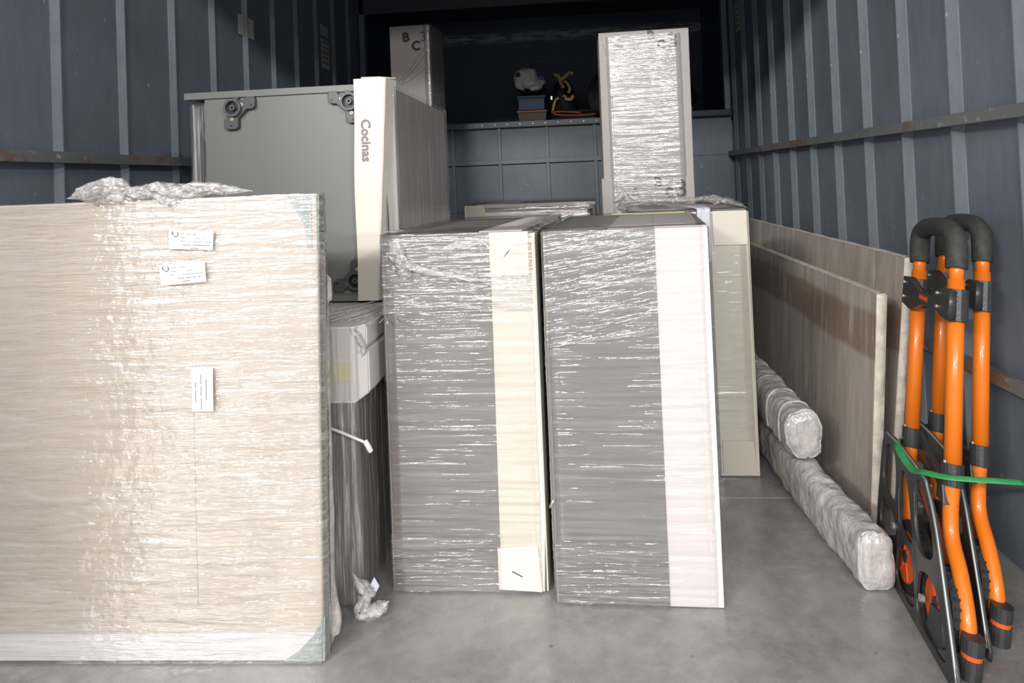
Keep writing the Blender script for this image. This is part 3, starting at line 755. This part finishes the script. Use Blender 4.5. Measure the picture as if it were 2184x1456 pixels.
#obj('torn_patch', Fg.poly([(.078, .36), (.086, .375), (.084, .40), (.090, .43), (.082, .435), (.079, .40)], .001), M['paper'], t)
sidefp = [(-.560, YC+.03), (-.522, YC+.03), (-.514, 2.665), (-.60, 2.665)]
M['side_grey'] = plain('side_grey_carton', (.40, .38, .365), .5, var=.08, vscale=3)
obj('side_board', prism(sidefp, Z0, Z1-.012, .004, fp2=[(-.56, YC+.03), (-.522, YC+.03), (-.520, 2.665), (-.60, 2.665)]), M['side_grey'], t, label='grey side board under film')
Fsd = Face((-.522, YC+.03, Z0), (-.514, 2.665, Z0), (-.522, YC+.03, Z1))
obj('stretch_film', shell(sidefp, Z0, Z1-.008, .003, .004, step=.006, dz=.03, top=.1, seed=70, fz=34, fx=2, vert=True), M['film_cab'], t, smooth=True)
obj('printed_ring', ring(Fsd.p(.715, .31, .006), Fsd.n, .016, .012, .001, 20), M['inksoft'], t)
obj('printed_ring', ring(Fsd.p(.735, .345, .006), Fsd.n, .007, .005, .001, 14), M['inksoft'], t)

# --- film-wrapped narrow panel left of the cabinet
fp = [(-1.150, 1.945), (-1.098, 1.940), (-1.08, 2.45), (-1.14, 2.45)]
t = carton_thing('slim_carton', fp, 'narrow shiny film-wrapped dark carton left of the leg-bracket cabinet', cat='box', z=.668)
obj('carton_body', prism(fp, .668, 1.262, .002), M['greygreen'], t)
obj('dark_edge', prism([(-1.122, 1.934), (-1.098, 1.932), (-1.098, 1.95), (-1.122, 1.95)], .668, 1.258, .002), M['dark'], t)
obj('stretch_film', shell(fp, .670, 1.262, .008, .007, step=.004, dz=.012, top=0, seed=75, fz=60, fx=6, vert=True), M['film_vert'], t, smooth=True)
# widen the low cabinet's cap so it carries the panel

# ================================================================ big beige board, front left
A = [(-1.36, 1.365), (-.572, 1.393), (-.573, 1.423), (-1.36, 1.395)]
A2 = [(-1.36, 1.377), (-.556, 1.405), (-.557, 1.435), (-1.36, 1.407)]
t = carton_thing('wrapped_board', A, 'large beige board thickly wrapped in shiny film with two white labels, front left', cat='board')
obj('board', hexa(bmesh.new(), [(*p, .004) for p in A]+[(*p, .985) for p in A2], .004), M['mdf'], t)
Fm = Face((-1.36, 1.365, .004), (-.572, 1.393, .004), (-1.36, 1.377, .985))
Sm = Face((-.572, 1.393, .004), (-.573, 1.423, .004), (-.556, 1.405, .985))
Wm = Fm.w
obj('side_strip', Sm.slab(.002, .09, .028, .86, .0015), M['mdf_side'], t, label='duller board edge')
def wm(px): return px
for v0, v1, nm in ((.860, .978, 1), (.006, .090, 0)):
    obj('corner_guard', Sm.slab(-.001, v0, .031, v1, .004, 0, .001), M['guard'], t, label='grey-green foam corner')
obj('corner_guard', Fm.poly([(Wm-.050, .979), (Wm-.030, .945), (Wm-.012, .91), (Wm-.008, .865), (Wm+.003, .865), (Wm+.003, .979)], .0025), M['guard'], t, label='grey-green foam corner')
obj('corner_guard', Fm.poly([(Wm-.085, .001), (Wm+.003, .001), (Wm+.003, .090), (Wm-.018, .055), (Wm-.050, .022)], .0025), M['guard'], t, label='grey-green foam corner')
obj('taped_border', Fm.slab(.0, .002, Wm-.001, .058, .0012), M['paper'], t, label='pale band along the bottom')
obj('fold_line', Fm.slab(.520, .12, .5215, .60, .0010), M['mdf_side'], t)
fs = [(-1.365, 1.362), (-.568, 1.390), (-.569, 1.427), (-1.365, 1.399)]
bm = shell(fs, .004, .986, .0045, .0042, step=.016, dz=.0045, top=0, seed=81, fz=75, fx=7)
for v in bm.verts: q = v.co.z/.986; v.co.y += .012*q; v.co.x += .016*q
obj('stretch_film', bm, M['film_mdf'], t, smooth=True)
# bunched film on top
bm = crumple([(-1.12, 1.39, .995), (-1.02, 1.40, 1.006), (-.95, 1.402, 1.004), (-.86, 1.402, 1.000), (-.78, 1.408, 1.003), (-.70, 1.410, .996)], .030, .019, 12, 220, 26, 1.3)
obj('bunched_film', bm, M['crumple_thick'], t, smooth=True)
bm = crumple([(-1.115, 1.40, 1.002), (-1.07, 1.405, 1.020), (-1.02, 1.405, 1.020), (-.975, 1.41, 1.008)], .024, .018, 15, 110, 24, 1.4)
obj('bunched_film', bm, M['crumple_thick'], t, smooth=True)
bm = crumple([(-.86, 1.405, 1.004), (-.835, 1.405, 1.015), (-.79, 1.405, 1.012), (-.745, 1.405, 1.004)], .018, .012, 19, 90, 22, 1.4)
obj('bunched_film', bm, M['crumple_thick'], t, smooth=True)
# labels stuck on the film
def mlabel(uc, vc, ang, w, h, lab, vertical=False):
    ca, sa = math.cos(ang), math.sin(ang)
    a = Fm.a*ca+Fm.b*sa; b = -Fm.a*sa+Fm.b*ca
    o0 = Fm.p(uc, vc, .0145)-a*w/2-b*h/2
    F = Face(o0, o0+a*w, o0+b*h)
    s = obj('paper_label', sheet(lambda x, y: F.p(x*w, y*h, .0012*math.sin(x*2.5+y)), 8, 4), M['paper'], t, label=lab)
    bmm = bmesh.new()
    def line(u0, u1, v, th=.0012):
        n = max(1, int((u1-u0)/.0035)); 
        for k in range(n):
            if random.random() < .14: continue
            a0 = u0+(u1-u0)*k/n; F.slab(a0, v, a0+(u1-u0)/n*.86, v+th, .0004, .0013, 0, bmm)
    if vertical:
        for u, v0, v1 in ((.008, .016, .062), (.020, .004, .078), (.031, .020, .068)):
            n = int((v1-v0)/.004)
            for k in range(n):
                if random.random() < .15: continue
                vv = v0+(v1-v0)*k/n; F.slab(u, vv, u+.0015, vv+.0034, .0004, .0013, 0, bmm)
    else:
        line(.026, .060, h-.009); line(.026, .036, h-.0165); line(.058, .078, h-.0175, .0009)
        line(.026, .036, h-.0245); line(.042, .094, h-.0250, .0009); line(.032, .090, h-.0325, .0014); line(.048, .070, h-.0395, .0014)
        for q in range(9):      # round emblem of short strokes
            an = -1.9+q*.34
            F.slab(.0145+.006*math.cos(an)-.001, h-.0095+.005*math.sin(an)-.001, .0145+.006*math.cos(an)+.001, h-.0095+.005*math.sin(an)+.001, .0004, .0013, 0, bmm)
        F.slab(.006, h-.010, .0085, h-.004, .0004, .0013, 0, bmm); F.slab(.0085, h-.0115, .0115, h-.0095, .0004, .0013, 0, bmm)
    obj('print_lines', bmm, M['inkgrey'], s, kind='stuff')
LX = lambda px: 0
mlabel(.532, .893, R(-3.5), .097, .041, 'upper white label with faint print')
mlabel(.512, .822, R(3.5), .100, .044, 'lower white label with faint print')
mlabel(.549, .575, R(-.5), .046, .092, 'small upright label under the film', True)

# second, bubble-wrapped board right behind
A = [(-1.34, 1.412), (-.572, 1.440), (-.573, 1.470), (-1.34, 1.442)]
t = carton_thing('wrapped_board', A, 'thin board in bubble film, only its lumpy edge showing behind the big beige board', cat='board')
bm = bmesh.new()
hexa(bm, [(*p, 0) for p in A]+[(p[0]+.004, p[1]+.008, .855) for p in A], .006)
obj('board', bm, M['bubble'], t)
def bulge(s, q):
    z = .02+s*.82; a = q*math.pi
    prof = .006+.004*nz(z*9, 1, 0)+(.010 if .74 < z < .80 else 0)+(.010*math.exp(-((z-.05)/.04)**2))
    return (-.572+.004*z+math.sin(a)*prof, 1.441+.008*z+.030*q, z)
obj('bubble_edge', sheet(bulge, 90, 8), M['bubble'], t, smooth=True)

# ================================================================ right side: boards, rolls
def lean_board(name, xb, xt, ya, yb, h, th, label):
    fpb = [(xb, ya), (xb+th, ya), (xb+th, yb), (xb, yb)]
    t = empty(name, (xb+th/2, (ya+yb)/2, 0), label, 'board')
    P = [(xb, ya, 0), (xb+th, ya, 0), (xb+th, yb, 0), (xb, yb, 0), (xt, ya, h), (xt+th, ya, h), (xt+th, yb, h), (xt, yb, h)]
    obj('board', hexa(bmesh.new(), P, .005), M['board'], t)
    def edge(s, q):
        z = .004+s*(h-.008); x = xb+(xt-xb)*z/h; a = q*math.pi
        bul = .005+.004*nz(z*14, ya*3, 0)
        return (x-.001+(th+.002)*q, ya-math.sin(a)*bul-.001, z)
    obj('foam_edge', sheet(edge, 70, 8), M['board_edge'], t, smooth=True, label='paler foam-padded edge')
    def topedge(s, q):
        y = ya+s*(yb-ya); bul = .004+.003*nz(y*7, 1, xb*9); a = q*math.pi
        return (xt-.002+(th+.004)*q, y, h-.001+math.sin(a)*bul)
    obj('foam_rim', sheet(topedge, 110, 6), M['board_edge'], t, smooth=True)
    # film skin in front
    def skin(s, q):
        y = ya+s*(yb-ya); z = .003+q*(h-.003); x = xb+(xt-xb)*z/h
        return (x-.004-.004*abs(nz(y*26, z*3, xb*5)), y, z)
    obj('stretch_film', sheet(skin, 200, 22), M['film_board'], t, smooth=True)
    return t
M['film_board'] = film('film_board', axis='x', freq=45, along=3, seed=2.9, cover=(.3, .6), dist=.003, milky=.14, rough=.3, soft=.6, cap=.06)
lean_board('wrapped_board', .862, .938, 2.055, 3.9, .728, .022, 'tall brown-stained wrapped board leaning on the right wall, the rear one')
lean_board('wrapped_board', .776, .822, 1.975, 3.75, .640, .026, 'shorter wrapped board leaning in front of the taller one on the right')
def roll(pts, w, h, seed, label, square=.75, seg=130, cat='roll'):
    pts = [Vector(p) for p in pts]
    t = empty('wrapped_roll', (sum((p for p in pts), Vector())/len(pts)).to_tuple()[:2]+(pts[0].z-h/2,), label, cat)
    def at(q):
        f = q*(len(pts)-1); i = min(int(f), len(pts)-2); return pts[i].lerp(pts[i+1], f-i)
    bm = bmesh.new(); n = 28; rings = []
    cap = [(.0, .0), (.0, .45), (.0, .82), (.012, .95)]
    def sq(a):
        c, s = math.cos(a), math.sin(a); e = square
        return (abs(c)**e*(1 if c > 0 else -1), abs(s)**e*(1 if s > 0 else -1))
    d = (pts[-1]-pts[0]).normalized(); side = d.cross(Vector((0, 0, 1))).normalized()
    L = (pts[-1]-pts[0]).length
    stations = [(-.004*(1-r)*3, r) for _, r in cap[1:]]
    def row(c, q, r, lump):
        out = []
        for k in range(n):
            a = 2*math.pi*k/n; x, z = sq(a)
            w1 = 1+lump*(.12*nz(q*9+seed, x*1.4, z*1.4)+.10*nz(q*26+seed, x*2.4, z*2.4)-.035*max(0, math.sin(q*60+seed+x*.7))**6)
            out.append(bm.verts.new(c+side*x*w/2*r*w1+Vector((0, 0, 1))*max(-h/2, z*h/2*r*w1)))
        return out
    for off, r in ((-.002, .25), (-.004, .6), (0, .86), (.010, .98)):
        rings.append(row(at(0)+d*(off+.003*nz(r*9, seed, 0)), 0, r, 1.5))
    for i in range(1, seg+1):
        rings.append(row(at(i/seg), i/seg*L, 1, 1))
    for a, b in zip(rings, rings[1:]):
        for k in range(n): bm.faces.new([a[k], a[(k+1) % n], b[(k+1) % n], b[k]])
    bm.faces.new(rings[0][::-1]); bm.faces.new(rings[-1])
    bmesh.ops.recalc_face_normals(bm, faces=bm.faces)
    cp = bm.copy()
    obj('foam_wrap', bm, M['foam'], t, smooth=True)
    for v in cp.verts: v.co += v.normal*0
    cp.normal_update()
    for v in cp.verts: v.co = v.co+v.normal*.002
    for v in cp.verts: v.co.z = max(v.co.z, .0015)
    obj('stretch_film', cp, M['film_roll'], t, smooth=True)
    return t
roll([(.661, 1.655, .069), (.640, 2.0, .068), (.632, 2.5, .068), (.645, 3.1, .068)], .082, .136, 3, 'long padded roll wrapped in film lying on the floor along the right wall', .62)
t = roll([(.632, 2.055, .216), (.628, 2.25, .217), (.632, 2.6, .217), (.642, 3.05, .215)], .104, .138, 8, 'shorter lumpy foam-wrapped roll resting on the long roll', .72)
def band(z):
    pass
for k, (y, x) in enumerate(((2.13, .630), (2.25, .628), (2.40, .630), (2.58, .632))):
    bm = bmesh.new()
    pr = []
    for i in range(25):
        a = R(-20)+i/24*R(220); c, s = math.cos(a), math.sin(a)
        pr.append((x+abs(c)**.72*(1 if c > 0 else -1)*.055, y+.02*c+.01*s, .214+abs(s)**.72*(1 if s > 0 else -1)*.0725))
    obj('foam_fold', tube(pr, .0035, 8, bm), M['foam'], t, smooth=True)

# ================================================================ folding hand trucks
O = Vector((.671, 1.357, .001)); eu = Vector((.11997307, .99277715, 0)); ev = Vector((.12958342, -.01565963, .99144486)); ew = Vector((.9842838, -.11894668, -.13052619))
M4 = Matrix((eu, ev, ew)).transposed().to_4x4()
T = bpy.data.objects.new('hand_truck', None); COL.objects.link(T)
T['label'] = 'orange folding hand truck nearest the camera, its black toe plate facing the floor space'; T['category'] = 'hand truck'; T['group'] = 'folded hand trucks by the right wall'
def part(name, bm, mat, parent=None, **k): return obj(name, bm, mat, parent or T, local=True, **k)
I4 = Matrix.Identity(4)
plate = plate2d([(-.016, 0), (.15, 0), (.30, 0), (.440, 0), (.468, .012), (.480, .06), (.490, .15), (.494, .26), (.490, .298), (.476, .313), (.440, .318), (.38, .317), (.30, .313), (.225, .308), (.200, .296), (.17, .27), (.138, .236), (.09, .17), (.048, .108), (.012, .055), (-.016, .02)],
    [[(.466, .282), (.436, .292), (.402, .282), (.385, .24), (.377, .185), (.40, .176), (.44, .182), (.470, .205)],
     [(.462, .160), (.385, .150), (.352, .126), (.345, .118), (.40, .085), (.455, .080)],
     [(.350, .262), (.328, .270), (.305, .250), (.278, .200), (.255, .155), (.262, .140), (.30, .140), (.337, .150), (.352, .20)],
     [(.262, .284), (.225, .288), (.185, .250), (.145, .190), (.150, .168), (.20, .150), (.232, .172), (.256, .225)],
     [(.315, .112), (.265, .124), (.236, .095), (.212, .040), (.222, .018), (.27, .014), (.318, .020), (.330, .06)],
     [(.196, .112), (.150, .128), (.112, .122), (.075, .082), (.048, .040), (.052, .018), (.115, .014), (.180, .018), (.198, .06)],
     [(.440, .062), (.372, .062), (.352, .04), (.360, .018), (.41, .014), (.450, .018), (.455, .045)]],
    .005, I4, .0015)
pl = part('toe_plate', plate, M['plastic'], label='black ribbed toe plate')
bm = tube([(.474, .313, -.003), (.38, .317, -.003), (.23, .309, -.003), (.198, .294, -.003), (.138, .236, -.003), (.048, .108, -.003), (-.010, .02, -.003)], .003, 6)
part('plate_rim', bm, M['steel'], pl, label='worn bright rim', smooth=True)
bm = bmesh.new()
for pts in ([(.372, .31, -.003), (.358, .22, -.003), (.335, .14, -.003), (.33, .06, -.003), (.34, .004, -.003)], [(.29, .31, -.003), (.262, .24, -.003), (.24, .16, -.003), (.205, .09, -.003), (.205, .004, -.003)]):
    tube(pts, .0022, 6, bm)
part('plate_rib', bm, M['plastic'], pl, smooth=True)
for (u, v) in ((.362, .128), (.168, .072)):
    part('bolt', cyl((u, v, -.010), (0, 0, 1), .0085, .008, 10, r2=.0085), M['steel'], pl)
def wheel(u, v):
    w = part('wheel', ring((u, v, .014), (0, 0, 1), .078, .056, .030, 32), M['tyre'], label='black rubber tyre')
    h = part('wheel_hub', ring((u, v, .0125), (0, 0, 1), .0565, .010, .022, 32), M['hub'], w, label='orange hub')
    part('hub_cap', cyl((u, v, .009), (0, 0, 1), .013, .012, 16), M['plastic'], w)
    for k in range(6):
        a = k*math.pi/3
        part('spoke', hexa(bmesh.new(), [(u+math.cos(a+s)*r, v+math.sin(a+s)*r, z) for z in (.010, .0126) for r, s in ((.014, -.2), (.052, -.05), (.052, .05), (.014, .2))]), M['hub'], w)
    bm = bmesh.new()
    for k in range(28):
        a = k*2*math.pi/28
        cyl((u+math.cos(a)*.0775, v+math.sin(a)*.0775, .018), (0, 0, 1), .0035, .022, 6, bm)
    part('tread', bm, M['tyre'], w, kind='stuff')
wheel(.322, .079); wheel(.145, .079)
for c in ((.128, .055),):
    part('fender', plate2d([(c[0]-.055, c[1]-.02), (c[0]-.02, c[1]-.045), (c[0]+.03, c[1]-.03), (c[0]+.02, c[1]+.02), (c[0]-.03, c[1]+.03)], [], .004, Matrix.Translation((0, 0, .0065)), .001), M['plastic'])
# frame tubes
WZ = .042
near = [(.060, .050, WZ), (.075, .100, WZ), (.120, .160, WZ), (.170, .205, WZ), (.188, .25, WZ), (.196, .33, WZ)]
far = [(.392, .05, WZ), (.400, .10, WZ), (.410, .17, WZ), (.425, .25, WZ), (.434, .32, WZ)]
part('lower_tube', tube(near, .0155, 14), M['orange'], smooth=True); part('lower_tube', tube(far, .0155, 14), M['orange'], smooth=True)
ntop = (.268, .745, WZ); ftop = (.486, .735, WZ)
nb = (.198, .345, WZ); fb = (.437, .335, WZ)
for a, b in ((nb, ntop), (fb, ftop)):
    a, b = Vector(a), Vector(b)
    part('upper_tube', tube([a-(b-a)*.04, b], .0172, 18), M['orange'], smooth=True)
    q = a+(b-a)*.10
    part('tube_hole', cyl(q+Vector((0, 0, -.0152)), (0, 0, 1), .0035, .002, 10), M['socket'])
    c = (a-b).normalized()
    part('collar', tube([a-c*.012, a+c*.034], .0212, 18), M['plastic'], smooth=False)
    part('collar_clip', hexa(bmesh.new(), [(a.x+sx*.012+c.x*.05+(.018 if k else 0), a.y+c.y*.05+sy*.022, z) for z in (WZ-.020, WZ+.01) for k, (sx, sy) in enumerate(((-1, -1), (1, -1), (1, 1), (-1, 1)))][:8], .002), M['plastic'])
    part('collar_screw', cyl((a.x-.006, a.y-.004+.02, WZ-.021), (0, 0, 1), .0035, .003, 8), M['steel'])
# inner telescoping tubes and grip
g = lambda a, b, s: Vector(a)+(Vector(b)-Vector(a))*s
part('inner_tube', tube([g(nb, ntop, .99), g(nb, ntop, 1.10)], .015, 16), M['orange'], smooth=True)
part('inner_tube', tube([g(fb, ftop, .98), g(fb, ftop, 1.09)], .015, 16), M['orange'], smooth=True)
gn, gf = g(nb, ntop, 1.06), g(fb, ftop, 1.05)
gp = [gn, gn+Vector((.008, .035, 0)), gn+Vector((.022, .066, 0)), gn+Vector((.058, .084, 0)), gn.lerp(gf, .5)+Vector((.018, .092, 0)), gf+Vector((-.030, .092, 0)), gf+Vector((.006, .074, 0)), gf+Vector((.010, .04, 0)), gf]
part('grip', tube(gp, .0225, 18), M['grip'], smooth=True, label='black foam grip')
# upper cross piece
c0 = (ntop[0]-.030, .690)
cross = plate2d([(.225, .660), (.262, .660), (.285, .668), (.33, .672), (.39, .662), (.43, .646), (.455, .640), (.506, .648), (.508, .712), (.47, .716), (.43, .700), (.385, .690), (.33, .694), (.29, .712), (.27, .722), (.228, .722)], [], .012, Matrix.Translation((0, 0, WZ-.020)), .002)
cr_ = part('cross_piece', cross, M['plastic'], label='black moulded cross piece')
part('tube_sleeve', tube([(.248, .655, WZ), (.259, .724, WZ)], .0225, 16), M['plastic'], cr_); part('tube_sleeve', tube([(.469, .645, WZ), (.477, .714, WZ)], .0225, 16), M['plastic'], cr_)
for u, v in ((.288, .708), (.284, .678), (.500, .700), (.497, .664)):
    part('rivet', cyl((u, v, WZ-.0315), (0, 0, 1), .0045, .004, 10), M['steel'], cr_)
bm = bmesh.new()
for k in range(9): hexa(bm, [(x, y, z) for z in (WZ-.0288, WZ-.028) for x, y in ((.343+k*.0055, .678), (.347+k*.0055, .678), (.347+k*.0055, .685), (.343+k*.0055, .685))])
hexa(bm, [(x, y, z) for z in (WZ-.0288, WZ-.028) for x, y in ((.340, .675), (.396, .675), (.396, .6765), (.340, .6765))])
hexa(bm, [(x, y, z) for z in (WZ-.0288, WZ-.028) for x, y in ((.340, .6865), (.396, .6865), (.396, .688), (.340, .688))])
part('orange_mark', bm, M['hub'], cr_, label='small orange lettering')
# lower cross members
for a, b, w in (((.20, .30), (.43, .29), .030), ((.19, .235), (.43, .335), .020)):
    a, b = Vector((*a, WZ+.012)), Vector((*b, WZ+.012)); d = (b-a).normalized(); nrm = Vector((-d.y, d.x, 0))*w/2
    part('cross_brace', hexa(bmesh.new(), [a-nrm, b-nrm, b+nrm, a+nrm]+[q+Vector((0, 0, .010)) for q in (a-nrm, b-nrm, b+nrm, a+nrm)], .001), M['plastic'])
a, b = Vector((.385, .27, WZ-.006)), Vector((.165, .155, WZ-.006)); d = (b-a).normalized(); nrm = Vector((-d.y, d.x, 0))*.015
part('link_bar', hexa(bmesh.new(), [a-nrm, b-nrm, b+nrm, a+nrm]+[q+Vector((0, 0, .006)) for q in (a-nrm, b-nrm, b+nrm, a+nrm)], .001), M['hub'], label='flat orange link bar')
a, b = Vector((.455, .20, WZ-.01)), Vector((.43, .275, WZ-.01)); nrm = Vector((.013, .004, 0))
part('link_bar', hexa(bmesh.new(), [a-nrm, a+nrm, b+nrm, b-nrm]+[q+Vector((0, 0, .006)) for q in (a-nrm, a+nrm, b+nrm, b-nrm)], .001), M['hub'])
for v, h, r, mt in ((.004, .040, .0205, 'plastic'), (.044, .010, .0185, 'hub'), (.054, .030, .0205, 'plastic')):
    part('foot_block', cyl((.045, v, WZ), (0, 1, 0), r, h, 16), M[mt])
for u, v in ((.300, .262), (.405, .262), (.43, .30), (.215, .268)):
    part('bolt', cyl((u, v, WZ-.004), (0, 0, 1), .005, .006, 8), M['steel'])
T.matrix_world = Matrix.Translation(O) @ M4
# the second one: a copy nearer the wall
T2 = T.copy(); COL.objects.link(T2)
for ch in T.children:
    c = ch.copy(); COL.objects.link(c); c.parent = T2
    for gch in ch.children:
        d = gch.copy(); COL.objects.link(d); d.parent = c
T2.matrix_world = Matrix.Translation(O+Vector((.112, .100, 0))) @ M4
T2['label'] = 'second orange folding hand truck, between the nearest one and the right wall'
# green strap round the near truck
loc = lambda u, v, w: O+eu*u+ev*v+ew*w
pts = [loc(.425, .318, .075), loc(.435, .316, .02), (loc(.37, .315, -.010)), loc(.27, .305, -.012), loc(.215, .322, -.006), loc(.165, .338, .025), loc(.150, .352, .10), loc(.16, .355, .16)]
bm = tube(pts, .0085, 8, flat=.22)
o = obj('green_strap', bm, M['green'], smooth=True); tag(o, 'green webbing strap tied round the nearest hand truck', 'strap')

# ================================================================ things on the over-cab shelf
Y = 4.72
def lump(c, r, seed, mat, name, parent=None, n=20, amp=.25, flat=0):
    bm = bmesh.new(); bmesh.ops.create_icosphere(bm, subdivisions=4, radius=1)
    for v in bm.verts:
        p = v.co.copy(); s = 1+amp*nz(p.x*1.6+seed, p.y*1.6, p.z*1.6)+amp*.4*nz(p.x*5+seed, p.y*5, p.z*5)
        v.co = Vector((c[0]+p.x*r[0]*s, c[1]+p.y*r[1]*s, c[2]+max(p.z, -.85)*r[2]*s))
    return obj(name, bm, mat, parent, smooth=True)
SZ = 1.386
XO = Vector((-.155, 0, 0)); shelf0 = set(bpy.data.objects)
# crate and box stack
t = empty('lidded_box', (-.150, Y+.02, 1.372), 'brown-grey box with an orange rim on the shelf over the bulkhead', 'box')
x0, x1 = -.310+.055, -.04
x0, x1 = -.235, -.035
obj('box_body', hexa(bmesh.new(), [(x0+.01, Y-.06, 1.372), (x1-.01, Y-.06, 1.372), (x1-.01, Y+.14, 1.372), (x0+.01, Y+.14, 1.372), (x0, Y-.07, 1.452), (x1, Y-.07, 1.452), (x1, Y+.15, 1.452), (x0, Y+.15, 1.452)], .004), M['browngrey'], t)
obj('orange_rim', box(x0-.004, Y-.078, 1.452, x1+.004, Y+.155, 1.468, .004), M['orangerim'], t, label='orange rim')
t = empty('blue_crate', (-.13, Y, 1.469), 'dark blue box stacked on the orange-rimmed box', 'box')
obj('crate_body', box(x0+.004, Y-.06, 1.469, x1-.01, Y+.13, 1.56, .006), M['bluebox'], t)
obj('crate_rim', box(x0-.002, Y-.066, 1.552, x1-.004, Y+.136, 1.572, .004), M['bluebox'], t)
t = empty('carrier_bag', (-.145, Y, 1.573), 'white plastic bag on top of the dark blue box', 'bag')
lump((-.130, Y+.01, 1.618), (.085, .075, .045), 2, M['black'], 'bag_contents', t)
lump((-.172, Y-.04, 1.685), (.085, .05, .085), 17, M['bag'], 'bag_film', t, amp=.35)
lump((-.118, Y-.03, 1.655), (.075, .05, .050), 19, M['bag'], 'bag_film', t, amp=.35)
obj('bag_mark', cyl((-.222, Y-.092, 1.715), (0, -1, 0), .018, .004, 9), M['cloth'], t)
obj('blue_tag', Face((-.085, Y-.09, 1.675), (-.045, Y-.09, 1.675), (-.085, Y-.09, 1.70)).poly([(0, 0), (.045, .005), (.02, .030)], .003), M['bluetag'], t)
t = empty('tool_bag', (.085, Y, 1.372), 'black bag with yellow webbing straps piled on it, right of the blue box', 'bag')
lump((.085, Y+.07, 1.52), (.088, .10, .160), 5, M['black'], 'bag_body', t)
for pts, wd in (([(.045, 1.705), (.065, 1.675), (.070, 1.640), (.09, 1.61)], .017), ([(.075, 1.665), (.105, 1.690), (.135, 1.712), (.155, 1.700)], .016), ([(.09, 1.655), (.115, 1.64), (.13, 1.60), (.118, 1.575)], .014), ([(.085, 1.56), (.10, 1.535), (.135, 1.53), (.155, 1.555)], .015), ([(.005, 1.44), (.015, 1.49), (.03, 1.53), (.052, 1.545)], .013), ([(.03, 1.712), (.038, 1.70), (.05, 1.705)], .012)):
    obj('webbing_strap', tube([(x, Y-.072, z) for x, z in pts], wd, 8, flat=.45), M['webbing'], t, smooth=True, label='yellow strap')
obj('buckle', box(-.005, Y-.085, 1.530, .012, Y-.07, 1.56, .003), M['steel'], t)
obj('blue_tag', lump((.095, Y-.075, 1.560), (.022, .01, .012), 3, M['bluetag'], 'tmp').data and bmesh.new(), M['bluetag'], t) if False else None
lump((.098, Y-.072, 1.548), (.020, .01, .012), 3, M['bluebox'], 'blue_cloth', t)
t = empty('folded_blanket', (.12, Y-.05, 1.386), 'dark folded blanket with an orange edge along the front of the shelf', 'blanket')
bm = bmesh.new()
for k in range(3):
    hexa(bm, [(x, y, z) for z in (1.388+k*.022, 1.388+k*.022+.020) for x, y in ((.0+k*.004, Y-.14), (.30, Y-.14), (.30, Y-.06), (.0+k*.004, Y-.06))], .008)
obj('blanket_body', bm, M['black'], t, smooth=False)
obj('orange_edge', tube([(.30, Y-.146, 1.415), (.18, Y-.147, 1.410), (.06, Y-.147, 1.418), (.022, Y-.145, 1.428), (.02, Y-.144, 1.44), (.06, Y-.145, 1.442), (.20, Y-.146, 1.430)], .007, 8, flat=.7), M['rim2'], t, smooth=True)
for o in set(bpy.data.objects)-shelf0:
    if o.parent is None: o.location = o.location+XO
lump((.175, Y+.07, 1.545), (.075, .08, .165), 11, M['cloth'], 'grey_jacket')
tag(bpy.data.objects['grey_jacket'], 'dark grey cloth heap between the black bag and the tall carton', 'cloth')
o = lump((.62, Y+.15, 1.56), (.22, .16, .18), 13, M['black'], 'black_sack'); tag(o, 'black sack in the shadow right of the tall carton', 'sack')
o = obj('metal_clip', cyl((.785, Y-.10, 1.41), (0, 0, 1), .006, .035, 8), M['steel']); tag(o, 'small shiny metal pin on the shelf near the right wall', 'pin')

# ================================================================ stickers on the walls
def sticker(name, x, y0, y1, z0, z1, label, lines=True, sgn=1):
    o = obj(name, box(x-.0008, y0, z0, x+.0008, y1, z1), M['sticker']); tag(o, label, 'sticker')
    if lines:
        bm = bmesh.new()
        for k in range(5):
            z = z1-(z1-z0)*(k+.7)/5.6; box(x+sgn*.0008, y0+.01, z, x+sgn*.0016, y1-.012, z+(z1-z0)*.06, 0, bm)
        obj('print_lines', bm, M['inksoft'], o, kind='stuff')
XS = WL+.003
sticker('wall_sticker', XS, 2.86, 3.00, 1.69, 1.78, 'yellowed paper sticker at the top of the left wall', False)
sticker('wall_sticker', XS, 3.84, 3.95, 1.895, 1.955, 'small ribbed paper sticker high on the left wall, above the other')
sticker('wall_sticker', XS, 3.84, 3.96, 1.70, 1.87, 'pale rectangular paper sticker on the left wall, below the small one')
sticker('wall_sticker', WR-.003, 4.25, 4.35, 1.86, 2.05, 'narrow yellowed sticker near the top of the right wall', True, -1)
